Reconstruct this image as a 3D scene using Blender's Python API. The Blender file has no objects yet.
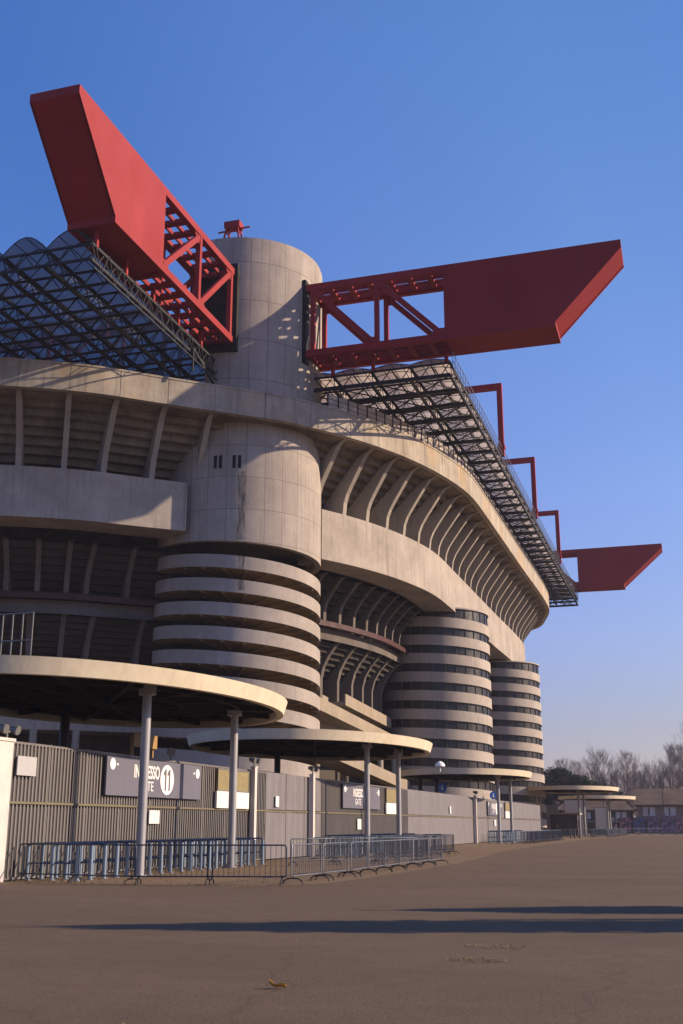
import bpy, bmesh, math, random
from math import sin, cos, pi, radians as RD, hypot, atan2
from mathutils import Vector
random.seed(7)
D = bpy.data
S = bpy.context.scene
C = S.collection

# ------------------------------------------------------------------ materials
def new_mat(name):
    m = D.materials.new(name); m.use_nodes = True
    nt = m.node_tree
    return m, nt, nt.nodes['Principled BSDF']

def noise(nt, vec, scale, detail=4, rough=.6):
    n = nt.nodes.new('ShaderNodeTexNoise'); n.inputs['Scale'].default_value = scale
    n.inputs['Detail'].default_value = detail; n.inputs['Roughness'].default_value = rough
    nt.links.new(vec, n.inputs['Vector']); return n.outputs['Fac']

def mapping(nt, vec, scale=(1,1,1), loc=(0,0,0), rot=(0,0,0)):
    n = nt.nodes.new('ShaderNodeMapping'); n.inputs['Scale'].default_value = scale
    n.inputs['Location'].default_value = loc; n.inputs['Rotation'].default_value = rot
    nt.links.new(vec, n.inputs['Vector']); return n.outputs['Vector']

def ramp(nt, fac, stops):
    n = nt.nodes.new('ShaderNodeValToRGB'); e = n.color_ramp.elements
    while len(e) < len(stops): e.new(.5)
    for k, (p, c) in enumerate(stops):
        e[k].position = p; e[k].color = (c, c, c, 1) if not hasattr(c, '__len__') else (*c, 1)
    nt.links.new(fac, n.inputs['Fac']); return n.outputs['Color']

def mixc(nt, a, b, fac, mode='MIX'):
    n = nt.nodes.new('ShaderNodeMix'); n.data_type = 'RGBA'; n.blend_type = mode
    if isinstance(fac, float): n.inputs[0].default_value = fac
    else: nt.links.new(fac, n.inputs[0])
    for k, v in ((6, a), (7, b)):
        if hasattr(v, '__len__'): n.inputs[k].default_value = (*v, 1)
        else: nt.links.new(v, n.inputs[k])
    return n.outputs[2]

def mth(nt, op, a, b=None, c=None):
    n = nt.nodes.new('ShaderNodeMath'); n.operation = op
    for k, v in enumerate((a, b, c)):
        if v is None: continue
        if isinstance(v, (int, float)): n.inputs[k].default_value = v
        else: nt.links.new(v, n.inputs[k])
    return n.outputs[0]

def bump(nt, bs, h, strength=.3, dist=.02):
    n = nt.nodes.new('ShaderNodeBump'); n.inputs['Strength'].default_value = strength
    n.inputs['Distance'].default_value = dist
    nt.links.new(h, n.inputs['Height']); nt.links.new(n.outputs[0], bs.inputs['Normal'])

def concrete(name, base, streak=.5, blot=.35, rough=.85, cyl=None, joints=None, stain=None, rust=0):
    """concrete with blotches, rain streaks; cyl=(cx,cy,n,zs,zp) adds panel joints round a cylinder"""
    m, nt, bs = new_mat(name)
    tc = nt.nodes.new('ShaderNodeTexCoord').outputs['Object']
    b1 = noise(nt, tc, .35, 6, .65)
    b2 = noise(nt, tc, 3.0, 5, .6)
    st = noise(nt, mapping(nt, tc, (1.6, 1.6, .09)), 1.6, 5, .7)
    dark = tuple(c*.55 for c in base); lite = tuple(min(1, c*1.15) for c in base)
    col = mixc(nt, lite, dark, ramp(nt, b1, [(.35, 0), (.75, blot*1.6)]))
    col = mixc(nt, col, tuple(c*.4 for c in base), ramp(nt, st, [(.52, 0), (.8, streak)]))
    col = mixc(nt, col, tuple(c*.7 for c in base), ramp(nt, b2, [(.4, 0), (.8, .35)]))
    if rust:
        rn = noise(nt, mapping(nt, tc, (.16, .16, .22), (7, 3, 1)), 1.0, 5, .6)
        col = mixc(nt, col, (base[0]*1.0, base[1]*.78, base[2]*.5), ramp(nt, rn, [(.5, 0), (.66, rust)]))
        g2 = noise(nt, mapping(nt, tc, (.9, .9, .25), (2, 9, 4)), 1.0, 6, .7)
        col = mixc(nt, col, tuple(c*.35 for c in base), ramp(nt, g2, [(.52, 0), (.72, .5)]))
    h = b2
    if cyl:
        cx, cy, n, z0, zp = cyl
        sx = nt.nodes.new('ShaderNodeSeparateXYZ'); nt.links.new(tc, sx.inputs[0])
        ang = mth(nt, 'ARCTAN2', mth(nt, 'SUBTRACT', sx.outputs[1], cy), mth(nt, 'SUBTRACT', sx.outputs[0], cx))
        u = mth(nt, 'MULTIPLY', ang, n/(2*pi))
        fu = mth(nt, 'ABSOLUTE', mth(nt, 'SUBTRACT', mth(nt, 'FRACT', u), .5))       # .5 at joints
        v = mth(nt, 'DIVIDE', mth(nt, 'SUBTRACT', sx.outputs[2], z0), zp)
        fv = mth(nt, 'ABSOLUTE', mth(nt, 'SUBTRACT', mth(nt, 'FRACT', v), .5))
        ju = mth(nt, 'GREATER_THAN', fu, .5-.016); jv = mth(nt, 'GREATER_THAN', fv, .5-.008)
        j = mth(nt, 'MAXIMUM', mth(nt, 'MULTIPLY', ju, .55), mth(nt, 'MULTIPLY', jv, .6))
        # each slab cast slightly different
        cell = nt.nodes.new('ShaderNodeTexWhiteNoise'); cell.noise_dimensions = '2D'
        cb = nt.nodes.new('ShaderNodeCombineXYZ')
        nt.links.new(mth(nt, 'FLOOR', u), cb.inputs[0]); nt.links.new(mth(nt, 'FLOOR', v), cb.inputs[1])
        nt.links.new(cb.outputs[0], cell.inputs['Vector'])
        col = mixc(nt, col, tuple(c*.62 for c in base), mth(nt, 'MULTIPLY', cell.outputs['Value'], .38))
        if stain:
            a0, w, zt, zb = stain
            da = mth(nt, 'ABSOLUTE', mth(nt, 'SUBTRACT', ang, a0))
            wob = mth(nt, 'MULTIPLY', noise(nt, mapping(nt, tc, (2, 2, .5)), 1.2), w*1.7)
            msk = mth(nt, 'MULTIPLY', mth(nt, 'LESS_THAN', da, wob), ramp(nt, noise(nt, mapping(nt, tc, (3, 3, .5)), 1.3), [(.3, 0), (.6, .8)]))
            msk = mth(nt, 'MULTIPLY', msk, mth(nt, 'LESS_THAN', sx.outputs[2], zt))
            msk = mth(nt, 'MULTIPLY', msk, mth(nt, 'GREATER_THAN', sx.outputs[2], zb))
            col = mixc(nt, col, (.05, .048, .045), msk)
        if joints is not False:
            col = mixc(nt, col, (.06, .055, .05), j)
    nt.links.new(col, bs.inputs['Base Color']); bs.inputs['Roughness'].default_value = rough
    bs.inputs['Specular IOR Level'].default_value = .12
    bump(nt, bs, h, .25, .03)
    return m

def paint(name, col, rough=.5, metal=0, var=.25, dirt=.3, scale=.8, spec=.4):
    m, nt, bs = new_mat(name)
    tc = nt.nodes.new('ShaderNodeTexCoord').outputs['Object']
    a = noise(nt, tc, scale, 6, .65); b = noise(nt, mapping(nt, tc, (3, 3, .35)), scale*2.2, 4, .6)
    c = mixc(nt, col, tuple(x*(1-var) for x in col), ramp(nt, a, [(.35, 0), (.7, 1)]))
    c = mixc(nt, c, tuple(x*.45+.01 for x in col), ramp(nt, b, [(.55, 0), (.85, dirt)]))
    nt.links.new(c, bs.inputs['Base Color'])
    nt.links.new(ramp(nt, a, [(.3, max(0, rough-.08)), (.7, min(1, rough+.12))]), bs.inputs['Roughness'])
    bs.inputs['Metallic'].default_value = metal; bs.inputs['Specular IOR Level'].default_value = spec
    return m

M = {}
T1 = (-37.7, 90.8, 7.35); T2 = (-27.8, 127.0, 6.3); T3 = (-26.9, 166.0, 6.1); T4 = (-37.7, 200.0, 7.35)
CB = (.37, .325, .28)
M['conc'] = concrete('concrete', CB, .85, .45)
M['band'] = concrete('fascia_concrete', (.41, .36, .295), .85, .6, rust=.7)
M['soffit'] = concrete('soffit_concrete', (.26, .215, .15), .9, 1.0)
M['rib'] = concrete('rib_concrete', (.35, .31, .265), .5, .4)
M['shaft'] = concrete('tower_concrete', (.38, .335, .295), .7, .4, cyl=(T1[0], T1[1], 28, 39.1, 3.77))
M['shaftlow'] = concrete('tower_concrete_low', (.38, .335, .295), .7, .4, cyl=(T1[0], T1[1], 28, 27.3, 2.86), stain=(RD(-67), .05, 30.6, 24.6))
M['ring'] = concrete('ramp_concrete', (.38, .335, .295), .5, .4, cyl=(T1[0], T1[1], 9, 0, 500), stain=(RD(-66), .045, 24.5, 20.3), joints=False)
M['ringfar'] = concrete('ramp_concrete_far', (.39, .345, .30), .4, .35)
M['slab'] = concrete('ramp_underside_bounce', (.30, .225, .125), .4, .5)  # brown brightened to carry bounced light on the ramp undersides
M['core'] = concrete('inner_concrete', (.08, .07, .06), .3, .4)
M['red'] = paint('red_paint', (.31, .026, .026), .6, 0, .1, .25, .25, .2)
def red_paint():
    m = paint('red_paint', (.30, .025, .026), .6, 0, .18, .35, .22, .2); nt = m.node_tree; bs = nt.nodes['Principled BSDF']
    tc = nt.nodes.new('ShaderNodeTexCoord').outputs['Object']; sx = nt.nodes.new('ShaderNodeSeparateXYZ'); nt.links.new(tc, sx.inputs[0])
    src = bs.inputs['Base Color'].links[0].from_socket
    u = mth(nt, 'DIVIDE', mth(nt, 'ADD', sx.outputs[0], sx.outputs[1]), 2.35)
    f = mth(nt, 'ABSOLUTE', mth(nt, 'SUBTRACT', mth(nt, 'FRACT', u), .5)); j = mth(nt, 'MULTIPLY', mth(nt, 'GREATER_THAN', f, .486), .28)
    v = mth(nt, 'ABSOLUTE', mth(nt, 'SUBTRACT', mth(nt, 'FRACT', mth(nt, 'DIVIDE', sx.outputs[2], 2.4)), .5))
    j = mth(nt, 'MAXIMUM', j, mth(nt, 'MULTIPLY', mth(nt, 'GREATER_THAN', v, .488), .18))
    cell = nt.nodes.new('ShaderNodeTexWhiteNoise'); cell.noise_dimensions = '1D'; nt.links.new(mth(nt, 'FLOOR', u), cell.inputs['W'])
    c = mixc(nt, src, (.24, .02, .022), mth(nt, 'MULTIPLY', cell.outputs['Value'], .45))
    st = noise(nt, mapping(nt, tc, (1.5, 1.5, .08)), 1.7, 5, .7)
    c = mixc(nt, c, (.10, .02, .016), ramp(nt, st, [(.56, 0), (.8, .5)]))
    nt.links.new(mixc(nt, c, (.08, .008, .01), j), bs.inputs['Base Color']); return m
M['red'] = red_paint()
M['darkred'] = paint('dark_red_beam', (.055, .010, .012), .6)
M['steel'] = paint('dark_steel', (.035, .04, .05), .5, .3)
M['galv'] = paint('galvanised_steel', (.22, .22, .215), .45, .4)
M['black'] = paint('recess_black', (.008, .008, .009), .8)  # black painted for the shade in girder recesses and slot openings
M['glassband'] = paint('dark_window_band', (.016, .016, .017), .3, 0, .3, .2, .8, .4)
M['mullion'] = paint('mullion', (.08, .075, .07), .5)
M['tier'] = concrete('tier_concrete_shaded', (.05, .043, .037), .4, .7)  # same concrete darkened: shade under the upper tier put into the colour
M['trib'] = concrete('tier_rib_concrete_shaded', (.15, .13, .115), .5, .5)  # ribs and gallery below, darkened likewise for the shade they stand in
M['blacksteel'] = paint('black_steel', (.014, .015, .02), .6, .1)
M['rim'] = concrete('canopy_rim', (.60, .53, .40), .35, .25)
M['canopyunder'] = concrete('canopy_concrete_shaded', (.03, .027, .025), .2, .3)  # near-black colour carries the shade beneath the canopies
M['column'] = paint('column_paint', (.33, .33, .35), .45, .2, .2, .4, 1.5)
M['slat'] = paint('fence_slat', (.21, .195, .19), .5, .4, .3, .4, .7)
M['slatback'] = paint('fence_backing', (.045, .042, .045), .7, 0, .3, .3, .7)
M['sheet'] = paint('fence_sheet', (.225, .21, .22), .5, .35, .3, .75, .5)
M['fencerail'] = paint('fence_rail', (.17, .145, .09), .6, .1)
M['whitepost'] = paint('white_post', (.62, .57, .53), .6, 0, .2, .5, 1.5)
M['sign'] = paint('sign_grey', (.135, .135, .175), .4, 0, .12, .2)
M['white'] = paint('white_letters', (.80, .80, .80), .5, 0, .05, .1)
M['paper'] = paint('white_board', (.72, .70, .68), .5, 0, .08, .15)
M['palegrey'] = paint('pale_grey_board', (.42, .42, .43), .4, 0, .1, .2)
M['yellow'] = paint('yellow_board', (.27, .22, .10), .5, 0, .3, .4, 2)
M['orange'] = paint('ochre_board', (.40, .24, .07), .5)
M['bluesign'] = paint('blue_sign', (.02, .13, .45), .4)
M['bluepost'] = paint('pale_blue_tube', (.22, .29, .38), .4, .2, .2, .3, 3)
M['bluerail'] = paint('dark_blue_tube', (.035, .07, .16), .4, .3, .2, .3, 3)
M['barrier'] = paint('barrier_steel', (.20, .21, .23), .4, .6, .2, .3, 3)
M['barrierdark'] = paint('barrier_dark_steel', (.055, .07, .10), .4, .5, .2, .3, 3)
M['rubber'] = paint('barrier_foot', (.03, .03, .032), .7)
M['roof_tile'] = concrete('roof_tiles', (.17, .12, .085), .5, .6)
M['plaster'] = concrete('plaster', (.25, .20, .17), .3, .3)
M['plasterdark'] = paint('dark_shopfront', (.06, .06, .075), .6)
M['shutter'] = paint('shutter', (.62, .58, .60), .6)
M['bark'] = paint('bark', (.21, .175, .165), .9, 0, .3, .3, 3, .1)  # tone lightened to stand in for haze over the distant bare trees
M['twig'] = paint('twig', (.225, .175, .175), .9, 0, .3, .1, 3, .1)  # pale lilac brown, distance haze mixed into the crown colour
M['glass'] = paint('window_glass', (.03, .04, .06), .1, 0, .1, .1, 1, .6)
M['steps'] = concrete('stair_concrete', (.30, .25, .19), .4, .3)

def poly_skin():
    m, nt, bs = new_mat('polycarbonate')
    out = nt.nodes['Material Output']
    tc = nt.nodes.new('ShaderNodeTexCoord').outputs['Object']
    f = noise(nt, mapping(nt, tc, (1, .25, 1)), .8, 5, .6)
    tr = nt.nodes.new('ShaderNodeBsdfTranslucent'); nt.links.new(mixc(nt, (.24, .25, .27), (.12, .12, .13), f), tr.inputs['Color'])
    tp = nt.nodes.new('ShaderNodeBsdfTransparent'); tp.inputs['Color'].default_value = (.75, .82, .9, 1)
    df = nt.nodes.new('ShaderNodeBsdfPrincipled'); df.inputs['Base Color'].default_value = (.22, .215, .22, 1); df.inputs['Roughness'].default_value = .3
    m1 = nt.nodes.new('ShaderNodeMixShader'); m1.inputs[0].default_value = .5
    nt.links.new(tr.outputs[0], m1.inputs[1]); nt.links.new(df.outputs[0], m1.inputs[2])
    m2 = nt.nodes.new('ShaderNodeMixShader'); m2.inputs[0].default_value = .14
    nt.links.new(m1.outputs[0], m2.inputs[1]); nt.links.new(tp.outputs[0], m2.inputs[2])
    nt.links.new(m2.outputs[0], out.inputs['Surface']); return m
M['poly'] = poly_skin()

def skin_mat():
    m, nt, bs = new_mat('roof_sheet'); out = nt.nodes['Material Output']
    tc = nt.nodes.new('ShaderNodeTexCoord').outputs['Object']
    f = noise(nt, mapping(nt, tc, (1, .6, 1)), .7, 5, .6)
    tr = nt.nodes.new('ShaderNodeBsdfTranslucent'); nt.links.new(mixc(nt, (.80, .72, .62), (.5, .40, .33), f), tr.inputs['Color'])
    bs.inputs['Base Color'].default_value = (.6, .54, .47, 1); bs.inputs['Roughness'].default_value = .45
    mx = nt.nodes.new('ShaderNodeMixShader'); mx.inputs[0].default_value = .4
    nt.links.new(tr.outputs[0], mx.inputs[1]); nt.links.new(bs.outputs[0], mx.inputs[2]); nt.links.new(mx.outputs[0], out.inputs['Surface']); return m
M['skin'] = skin_mat()
def screen_mat():
    m, nt, bs = new_mat('wire_mesh_screen')
    out = nt.nodes['Material Output']
    bs.inputs['Base Color'].default_value = (.40, .34, .29, 1); bs.inputs['Roughness'].default_value = .7
    tp = nt.nodes.new('ShaderNodeBsdfTransparent')
    mx = nt.nodes.new('ShaderNodeMixShader'); mx.inputs[0].default_value = .85
    nt.links.new(tp.outputs[0], mx.inputs[1]); nt.links.new(bs.outputs[0], mx.inputs[2])
    nt.links.new(mx.outputs[0], out.inputs['Surface']); return m
M['screen'] = screen_mat()

def leaf_mat(name, a, b):
    m, nt, bs = new_mat(name)
    tc = nt.nodes.new('ShaderNodeTexCoord').outputs['Object']
    nt.links.new(mixc(nt, a, b, ramp(nt, noise(nt, tc, 1.2, 3), [(.35, 0), (.65, 1)])), bs.inputs['Base Color'])
    bs.inputs['Roughness'].default_value = .8; bs.inputs['Specular IOR Level'].default_value = .2
    return m
M['needle'] = leaf_mat('needles', (.02, .05, .03), (.05, .085, .045))
M['leaf'] = leaf_mat('dry_leaf', (.55, .30, .05), (.22, .09, .02))
M['litter'] = leaf_mat('dry_litter', (.13, .09, .045), (.24, .17, .09))
M['shrub'] = leaf_mat('shrub_leaves', (.07, .05, .03), (.05, .07, .03))

def ground_mat(name, a, b, c, seam=False):
    m, nt, bs = new_mat(name)
    tc = nt.nodes.new('ShaderNodeTexCoord').outputs['Object']
    n1 = noise(nt, mapping(nt, tc, (.5, 1.1, 1)), .22, 7, .68); n2 = noise(nt, tc, 26, 4, .75); n3 = noise(nt, tc, 2.1, 6, .7)
    n4 = noise(nt, tc, 110, 2, .6)
    col = mixc(nt, a, b, ramp(nt, n1, [(.36, 0), (.66, 1)]))
    col = mixc(nt, col, c, ramp(nt, n3, [(.42, 0), (.75, .6)]))
    col = mixc(nt, col, tuple(x*.42 for x in a), ramp(nt, n2, [(.44, 0), (.70, .75)]))
    col = mixc(nt, col, tuple(min(1, x*2.0) for x in b), ramp(nt, n4, [(.58, 0), (.75, .5)]))
    # tar seams / cracks
    vo = nt.nodes.new('ShaderNodeTexVoronoi'); vo.feature = 'DISTANCE_TO_EDGE'; vo.inputs['Scale'].default_value = .16
    wv = mapping(nt, tc); nn = nt.nodes.new('ShaderNodeTexNoise'); nn.inputs['Scale'].default_value = .8
    nt.links.new(tc, nn.inputs['Vector'])
    add = nt.nodes.new('ShaderNodeVectorMath'); add.operation = 'MULTIPLY_ADD'
    nt.links.new(nn.outputs['Color'], add.inputs[0]); add.inputs[1].default_value = (1.4, 1.4, 0); nt.links.new(wv, add.inputs[2])
    nt.links.new(add.outputs[0], vo.inputs['Vector'])
    col = mixc(nt, col, tuple(x*.45 for x in a), ramp(nt, vo.outputs['Distance'], [(.002, .3), (.005, 0)]))
    nt.links.new(col, bs.inputs['Base Color'])
    bs.inputs['Roughness'].default_value = .92; bs.inputs['Specular IOR Level'].default_value = .2
    hh = mth(nt, 'ADD', n2, mth(nt, 'MULTIPLY', n4, .5))
    bump(nt, bs, hh, .7, .012)
    return m
M['asphalt'] = ground_mat('asphalt', (.122, .083, .053), (.165, .113, .073), (.10, .070, .048))
M['pavement'] = ground_mat('pavement', (.18, .124, .075), (.225, .155, .092), (.14, .10, .067))
M['kerb'] = concrete('kerb', (.25, .22, .18))

# ------------------------------------------------------------------ mesh helpers
class MB:
    def __init__(s): s.v = []; s.f = []; s.m = []; s.k = 0
    def add(s, vs, fs):
        o = len(s.v); s.v += [tuple(p) for p in vs]; s.f += [tuple(i+o for i in f) for f in fs]; s.m += [s.k]*len(fs); return s
    def box(s, x0, x1, y0, y1, z0, z1):
        return s.add([(x0,y0,z0),(x1,y0,z0),(x1,y1,z0),(x0,y1,z0),(x0,y0,z1),(x1,y0,z1),(x1,y1,z1),(x0,y1,z1)],
                     [(0,3,2,1),(4,5,6,7),(0,1,5,4),(1,2,6,5),(2,3,7,6),(3,0,4,7)])
    def beam(s, a, b, w, h=None, up=(0,0,1)):
        h = h or w; a = Vector(a); b = Vector(b); d = (b-a).normalized(); u = Vector(up)
        if abs(d.dot(u)) > .98: u = Vector((1,0,0))
        x = d.cross(u).normalized()*(w/2); y = x.cross(d).normalized()*(h/2)
        vs = [p+q for p in (a, b) for q in (-x-y, x-y, x+y, -x+y)]
        return s.add(vs, [(3,2,1,0),(4,5,6,7),(0,1,5,4),(1,2,6,5),(2,3,7,6),(3,0,4,7)])
    def tube(s, pts, r, n=8, cap=True):
        pts = [Vector(p) for p in pts]; rs = r if hasattr(r, '__len__') else [r]*len(pts)
        vs = []; fs = []; px = None
        for i, p in enumerate(pts):
            d = (pts[min(i+1, len(pts)-1)]-pts[max(i-1, 0)]).normalized()
            if px is None:
                px = d.cross(Vector((0,0,1)) if abs(d.z) < .9 else Vector((1,0,0))).normalized()
            px = (px-d*px.dot(d)).normalized(); py = d.cross(px)
            for k in range(n): vs.append(p+(px*cos(2*pi*k/n)+py*sin(2*pi*k/n))*rs[i])
        for i in range(len(pts)-1):
            for k in range(n): fs.append((i*n+k, i*n+(k+1)%n, (i+1)*n+(k+1)%n, (i+1)*n+k))
        if cap: fs += [tuple(range(n-1, -1, -1)), tuple(range((len(pts)-1)*n, len(pts)*n))]
        return s.add(vs, fs)
    def prism(s, poly, fn0, fn1):
        """poly: 2D points; fn0/fn1 map them to the two end faces"""
        n = len(poly); vs = [fn0(p) for p in poly]+[fn1(p) for p in poly]
        return s.add(vs, [tuple(range(n-1, -1, -1)), tuple(range(n, 2*n))]+[(k, (k+1)%n, n+(k+1)%n, n+k) for k in range(n)])
    def sweep(s, sections, closed=True, caps=True):
        n = len(sections[0]); vs = [p for q in sections for p in q]; fs = []
        rng = n if closed else n-1
        for i in range(len(sections)-1):
            for k in range(rng): fs.append((i*n+k, i*n+(k+1)%n, (i+1)*n+(k+1)%n, (i+1)*n+k))
        if caps and closed: fs += [tuple(range(n-1, -1, -1)), tuple(range((len(sections)-1)*n, len(sections)*n))]
        return s.add(vs, fs)
    def build(s, name, mats, parent=None, smooth=False, loc=None, fix=True, auto=None):
        me = D.meshes.new(name); me.from_pydata(s.v, [], s.f)
        mats = mats if isinstance(mats, list) else [mats]
        for m in mats: me.materials.append(m)
        me.polygons.foreach_set('material_index', s.m)
        if fix:
            bm = bmesh.new(); bm.from_mesh(me); bmesh.ops.recalc_face_normals(bm, faces=bm.faces); bm.to_mesh(me); bm.free()
        if smooth or auto:
            me.polygons.foreach_set('use_smooth', [True]*len(me.polygons))
            me.set_sharp_from_angle(angle=RD(auto or 35))
        me.update()
        o = D.objects.new(name, me); C.objects.link(o)
        if loc: o.location = loc
        if parent: o.parent = parent
        return o

def tag(o, label=None, cat=None, group=None, kind=None):
    if label: o['label'] = label
    if cat: o['category'] = cat
    if group: o['group'] = group
    if kind: o['kind'] = kind
    return o
def thing(name, label, cat, loc=(0,0,0), rz=0, group=None):
    o = D.objects.new(name, None); C.objects.link(o); o.location = loc; o.rotation_euler = (0,0,rz); o.empty_display_size = .3
    return tag(o, label, cat, group)
def dup(o, loc=None, rz=None, label=None, parent=None, group=None):
    c = o.copy(); C.objects.link(c)
    if parent: c.parent = parent
    if loc is not None: c.location = loc
    if rz is not None: c.rotation_euler = (0,0,rz)
    if label: c['label'] = label
    if group: c['group'] = group
    for ch in list(o.children): dup(ch, parent=c)
    return c

# ------------------------------------------------------------------ ground
bm = MB()
bm.add([(-2500,-600,0),(2500,-600,0),(2500,4500,0),(-2500,4500,0)], [(0,1,2,3)])
tag(bm.build('ground', M['asphalt'], fix=False), kind='structure')
bm = MB()
edge = [(-60,28.3),(-20,28.5),(-11.6,29.9),(-10.3,31.5),(-10.0,36),(-10.1,50),(-10.8,60),(-12,75),(-12.4,100),(-12.6,140),(-11,165),(-8,190),(0,200),(60,206)]
L = [(x, y, .004) for x, y in edge]; R_ = [(-90+k*.01, y+(0 if k else 1), .004) for k, (x, y) in enumerate(edge)]
bm.add(L+R_, [(i, i+1, len(L)+i+1, len(L)+i) for i in range(len(L)-1)])
tag(bm.build('pavement', M['pavement'], fix=True), kind='structure')

# ------------------------------------------------------------------ stadium plan curve (outer face of the top fascia)
ctrl = [(-74,58.5),(-70,60.6),(-66,62.6),(-62,64.7),(-58,66.6),(-54,68.6),(-50,70.4),(-46.6,72.2),(-43.2,74.4),(-40.2,77.1),(-36.8,80.0),(-33.4,82.9),(-31.3,84.7),(-29.5,87.0),(-28.0,89.0),(-26.5,91.5),(-24.9,94.5),(-23.4,98.0),(-22.2,101.6),(-21.2,105.6),(-20.5,109.6),(-20.15,114),(-20.1,121),(-20.1,135),(-20.1,150),(-20.0,165),(-20.15,176),(-20.7,182),(-22.2,189),(-24,195.5),(-27.5,200.5),(-31.5,205),(-36,209.5),(-41,213)]
def catmull(P, n=14):
    out = []
    for i in range(len(P)-1):
        p0 = Vector(P[max(i-1,0)]); p1 = Vector(P[i]); p2 = Vector(P[i+1]); p3 = Vector(P[min(i+2,len(P)-1)])
        for k in range(n):
            t = k/n; out.append(.5*((2*p1)+(p2-p0)*t+(2*p0-5*p1+4*p2-p3)*t*t+(3*p1-p0-3*p2+p3)*t**3))
    out.append(Vector(P[-1])); return out
dense = catmull([Vector(p) for p in ctrl])
for _ in range(12): dense = [dense[0]]+[(dense[i-1]+dense[i]*2+dense[i+1])/4 for i in range(1, len(dense)-1)]+[dense[-1]]
cum = [0]
for i in range(1, len(dense)): cum.append(cum[-1]+(dense[i]-dense[i-1]).length)
TOT = cum[-1]
def at(s, d=0):
    """plan point at arc length s, d metres inward, and the inward normal"""
    s = max(0, min(TOT, s))
    import bisect
    i = max(1, min(len(cum)-1, bisect.bisect_left(cum, s)))
    t = (s-cum[i-1])/(cum[i]-cum[i-1]); p = dense[i-1].lerp(dense[i], t)
    a = max(0, i-4); b = min(len(dense)-1, i+3)
    tg = (dense[b]-dense[a]).normalized(); n = Vector((-tg.y, tg.x))
    return p+n*d, n
def s_of(x, y):
    return min(range(len(dense)), key=lambda i: (dense[i]-Vector((x, y))).length)
def smooth_normals(): pass
S_T1 = cum[s_of(-31.5, 85.8)]
S_LEND = cum[s_of(-36.4, 79.7)]     # where the left box beam stops in front of the tower
def strip(mb, prof, s0, s1, step=1.3, closed=True, caps=True):
    n = max(2, int((s1-s0)/step)); secs = []
    for i in range(n+1):
        s = s0+(s1-s0)*i/n; q = []
        for d, z in prof:
            p, _ = at(s, d); q.append((p.x, p.y, z))
        secs.append(q)
    mb.sweep(secs, closed, caps); return mb

stadium = thing('stadium', 'huge concrete football stadium with striped round ramp towers and red roof girders', 'stadium', (-40, 100, 0))
def part(mb, name, mats, parent=None, **k):
    o = mb.build(name, mats, **k); p = parent or stadium
    o.parent = p; o.matrix_parent_inverse = p.matrix_world.inverted() if p is not stadium else stadium.matrix_basis.inverted()
    return o

PITCH = 3.65
S_A = cum[s_of(-35.7, 80.5)]; S_B = cum[min(range(len(dense)), key=lambda i: (dense[i]+(lambda q: Vector((-q.y, q.x)))((dense[min(i+2,len(dense)-1)]-dense[max(i-2,0)]).normalized())*4.4-Vector((-28.0, 98.6))).length)]
rib_s = [S_A-4.0*k for k in range(60) if S_A-4.0*k > 1][::-1]
s = S_B-PITCH*2
rib_s += [S_A+(s-S_A)*t for t in (.333, .667)]
while s < TOT: rib_s.append(s); s += PITCH

# --- upper tier: stepped soffit, fascia, ribs, box beam
steps = [(.7, 35.0), (1.0, 35.0)]
d, z = 1.75, 35.0
NS = 10; RUN = .70
for k in range(NS):
    d += RUN; steps.append((d, z)); z -= .60; steps.append((d, z))
top = [(d+1.0, z), (22, 22.8), (22, 24.0), (.65, 37.1)]
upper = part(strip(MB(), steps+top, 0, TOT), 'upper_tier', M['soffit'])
# fascia made of separate slabs with narrow open joints
fb = MB()
for i in range(len(rib_s)-1):
    strip(fb, [(0,35.0),(.6,35.0),(.6,37.3),(0,37.3)], rib_s[i]+.025, rib_s[i+1]-.025, 1.2)
strip(fb, [(.06,35.03),(.55,35.03),(.55,37.24),(.06,37.24)], .5, TOT-.5)
strip(fb, [(-.05,37.2),(.66,37.2),(.66,37.36),(-.05,37.36)], .5, TOT-.5)
part(fb, 'fascia', M['band'], upper)
def rib(mb, s, prof, w, taper=None):
    p0, n = at(s, 0); t = Vector((-n.y, n.x)); 
    f = lambda k: (lambda q: (p0.x+n.x*q[0]+t.x*k, p0.y+n.y*q[0]+t.y*k, q[1]))
    mb.prism(prof, f(-w/2), f(w/2))
up_prof = [(.62,34.99),(1.05,34.93),(1.45,34.68),(1.85,34.22),(3.45,32.05),(3.98,31.25),(4.3,30.5),(4.45,29.31),(8.0,29.31)]
cur = (7.0, 29.31)
inner = [q for q in reversed(steps[3::2])]
up_prof = up_prof[:-1]+[(7.9,29.31),(7.6,29.6)]+[(q[0]+.12, q[1]+.1) for q in inner if q[1] > 29.6]+[(.75,34.99)]
def in_tower(p, t, m=0): return hypot(p.x-t[0], p.y-t[1]) < t[2]+m
for s in rib_s:
    p, _ = at(s, 4.2)
    if in_tower(p, T1, -.7) or s > TOT-2: continue
    r = MB(); rib(r, s, up_prof, .46); part(r, 'rib', M['rib'], upper)
# box beam
bx = [(4.2,24.65),(7.6,24.65),(7.6,29.0),(4.55,29.3),(4.2,29.3)]
bxl = [(4.0,25.45),(7.4,25.45),(7.4,29.3),(4.35,29.7),(4.0,29.7)]
def box_span(a, b, name='ring_beam', pr=None):
    bb = strip(MB(), pr or bx, a, b)
    return part(bb, name, M['conc'], None, auto=35)
S_R0 = cum[s_of(-28.3, 91.6)]
mid = box_span(0.5, S_LEND, pr=bxl)
mid2 = box_span(S_R0, TOT-.5)

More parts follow.
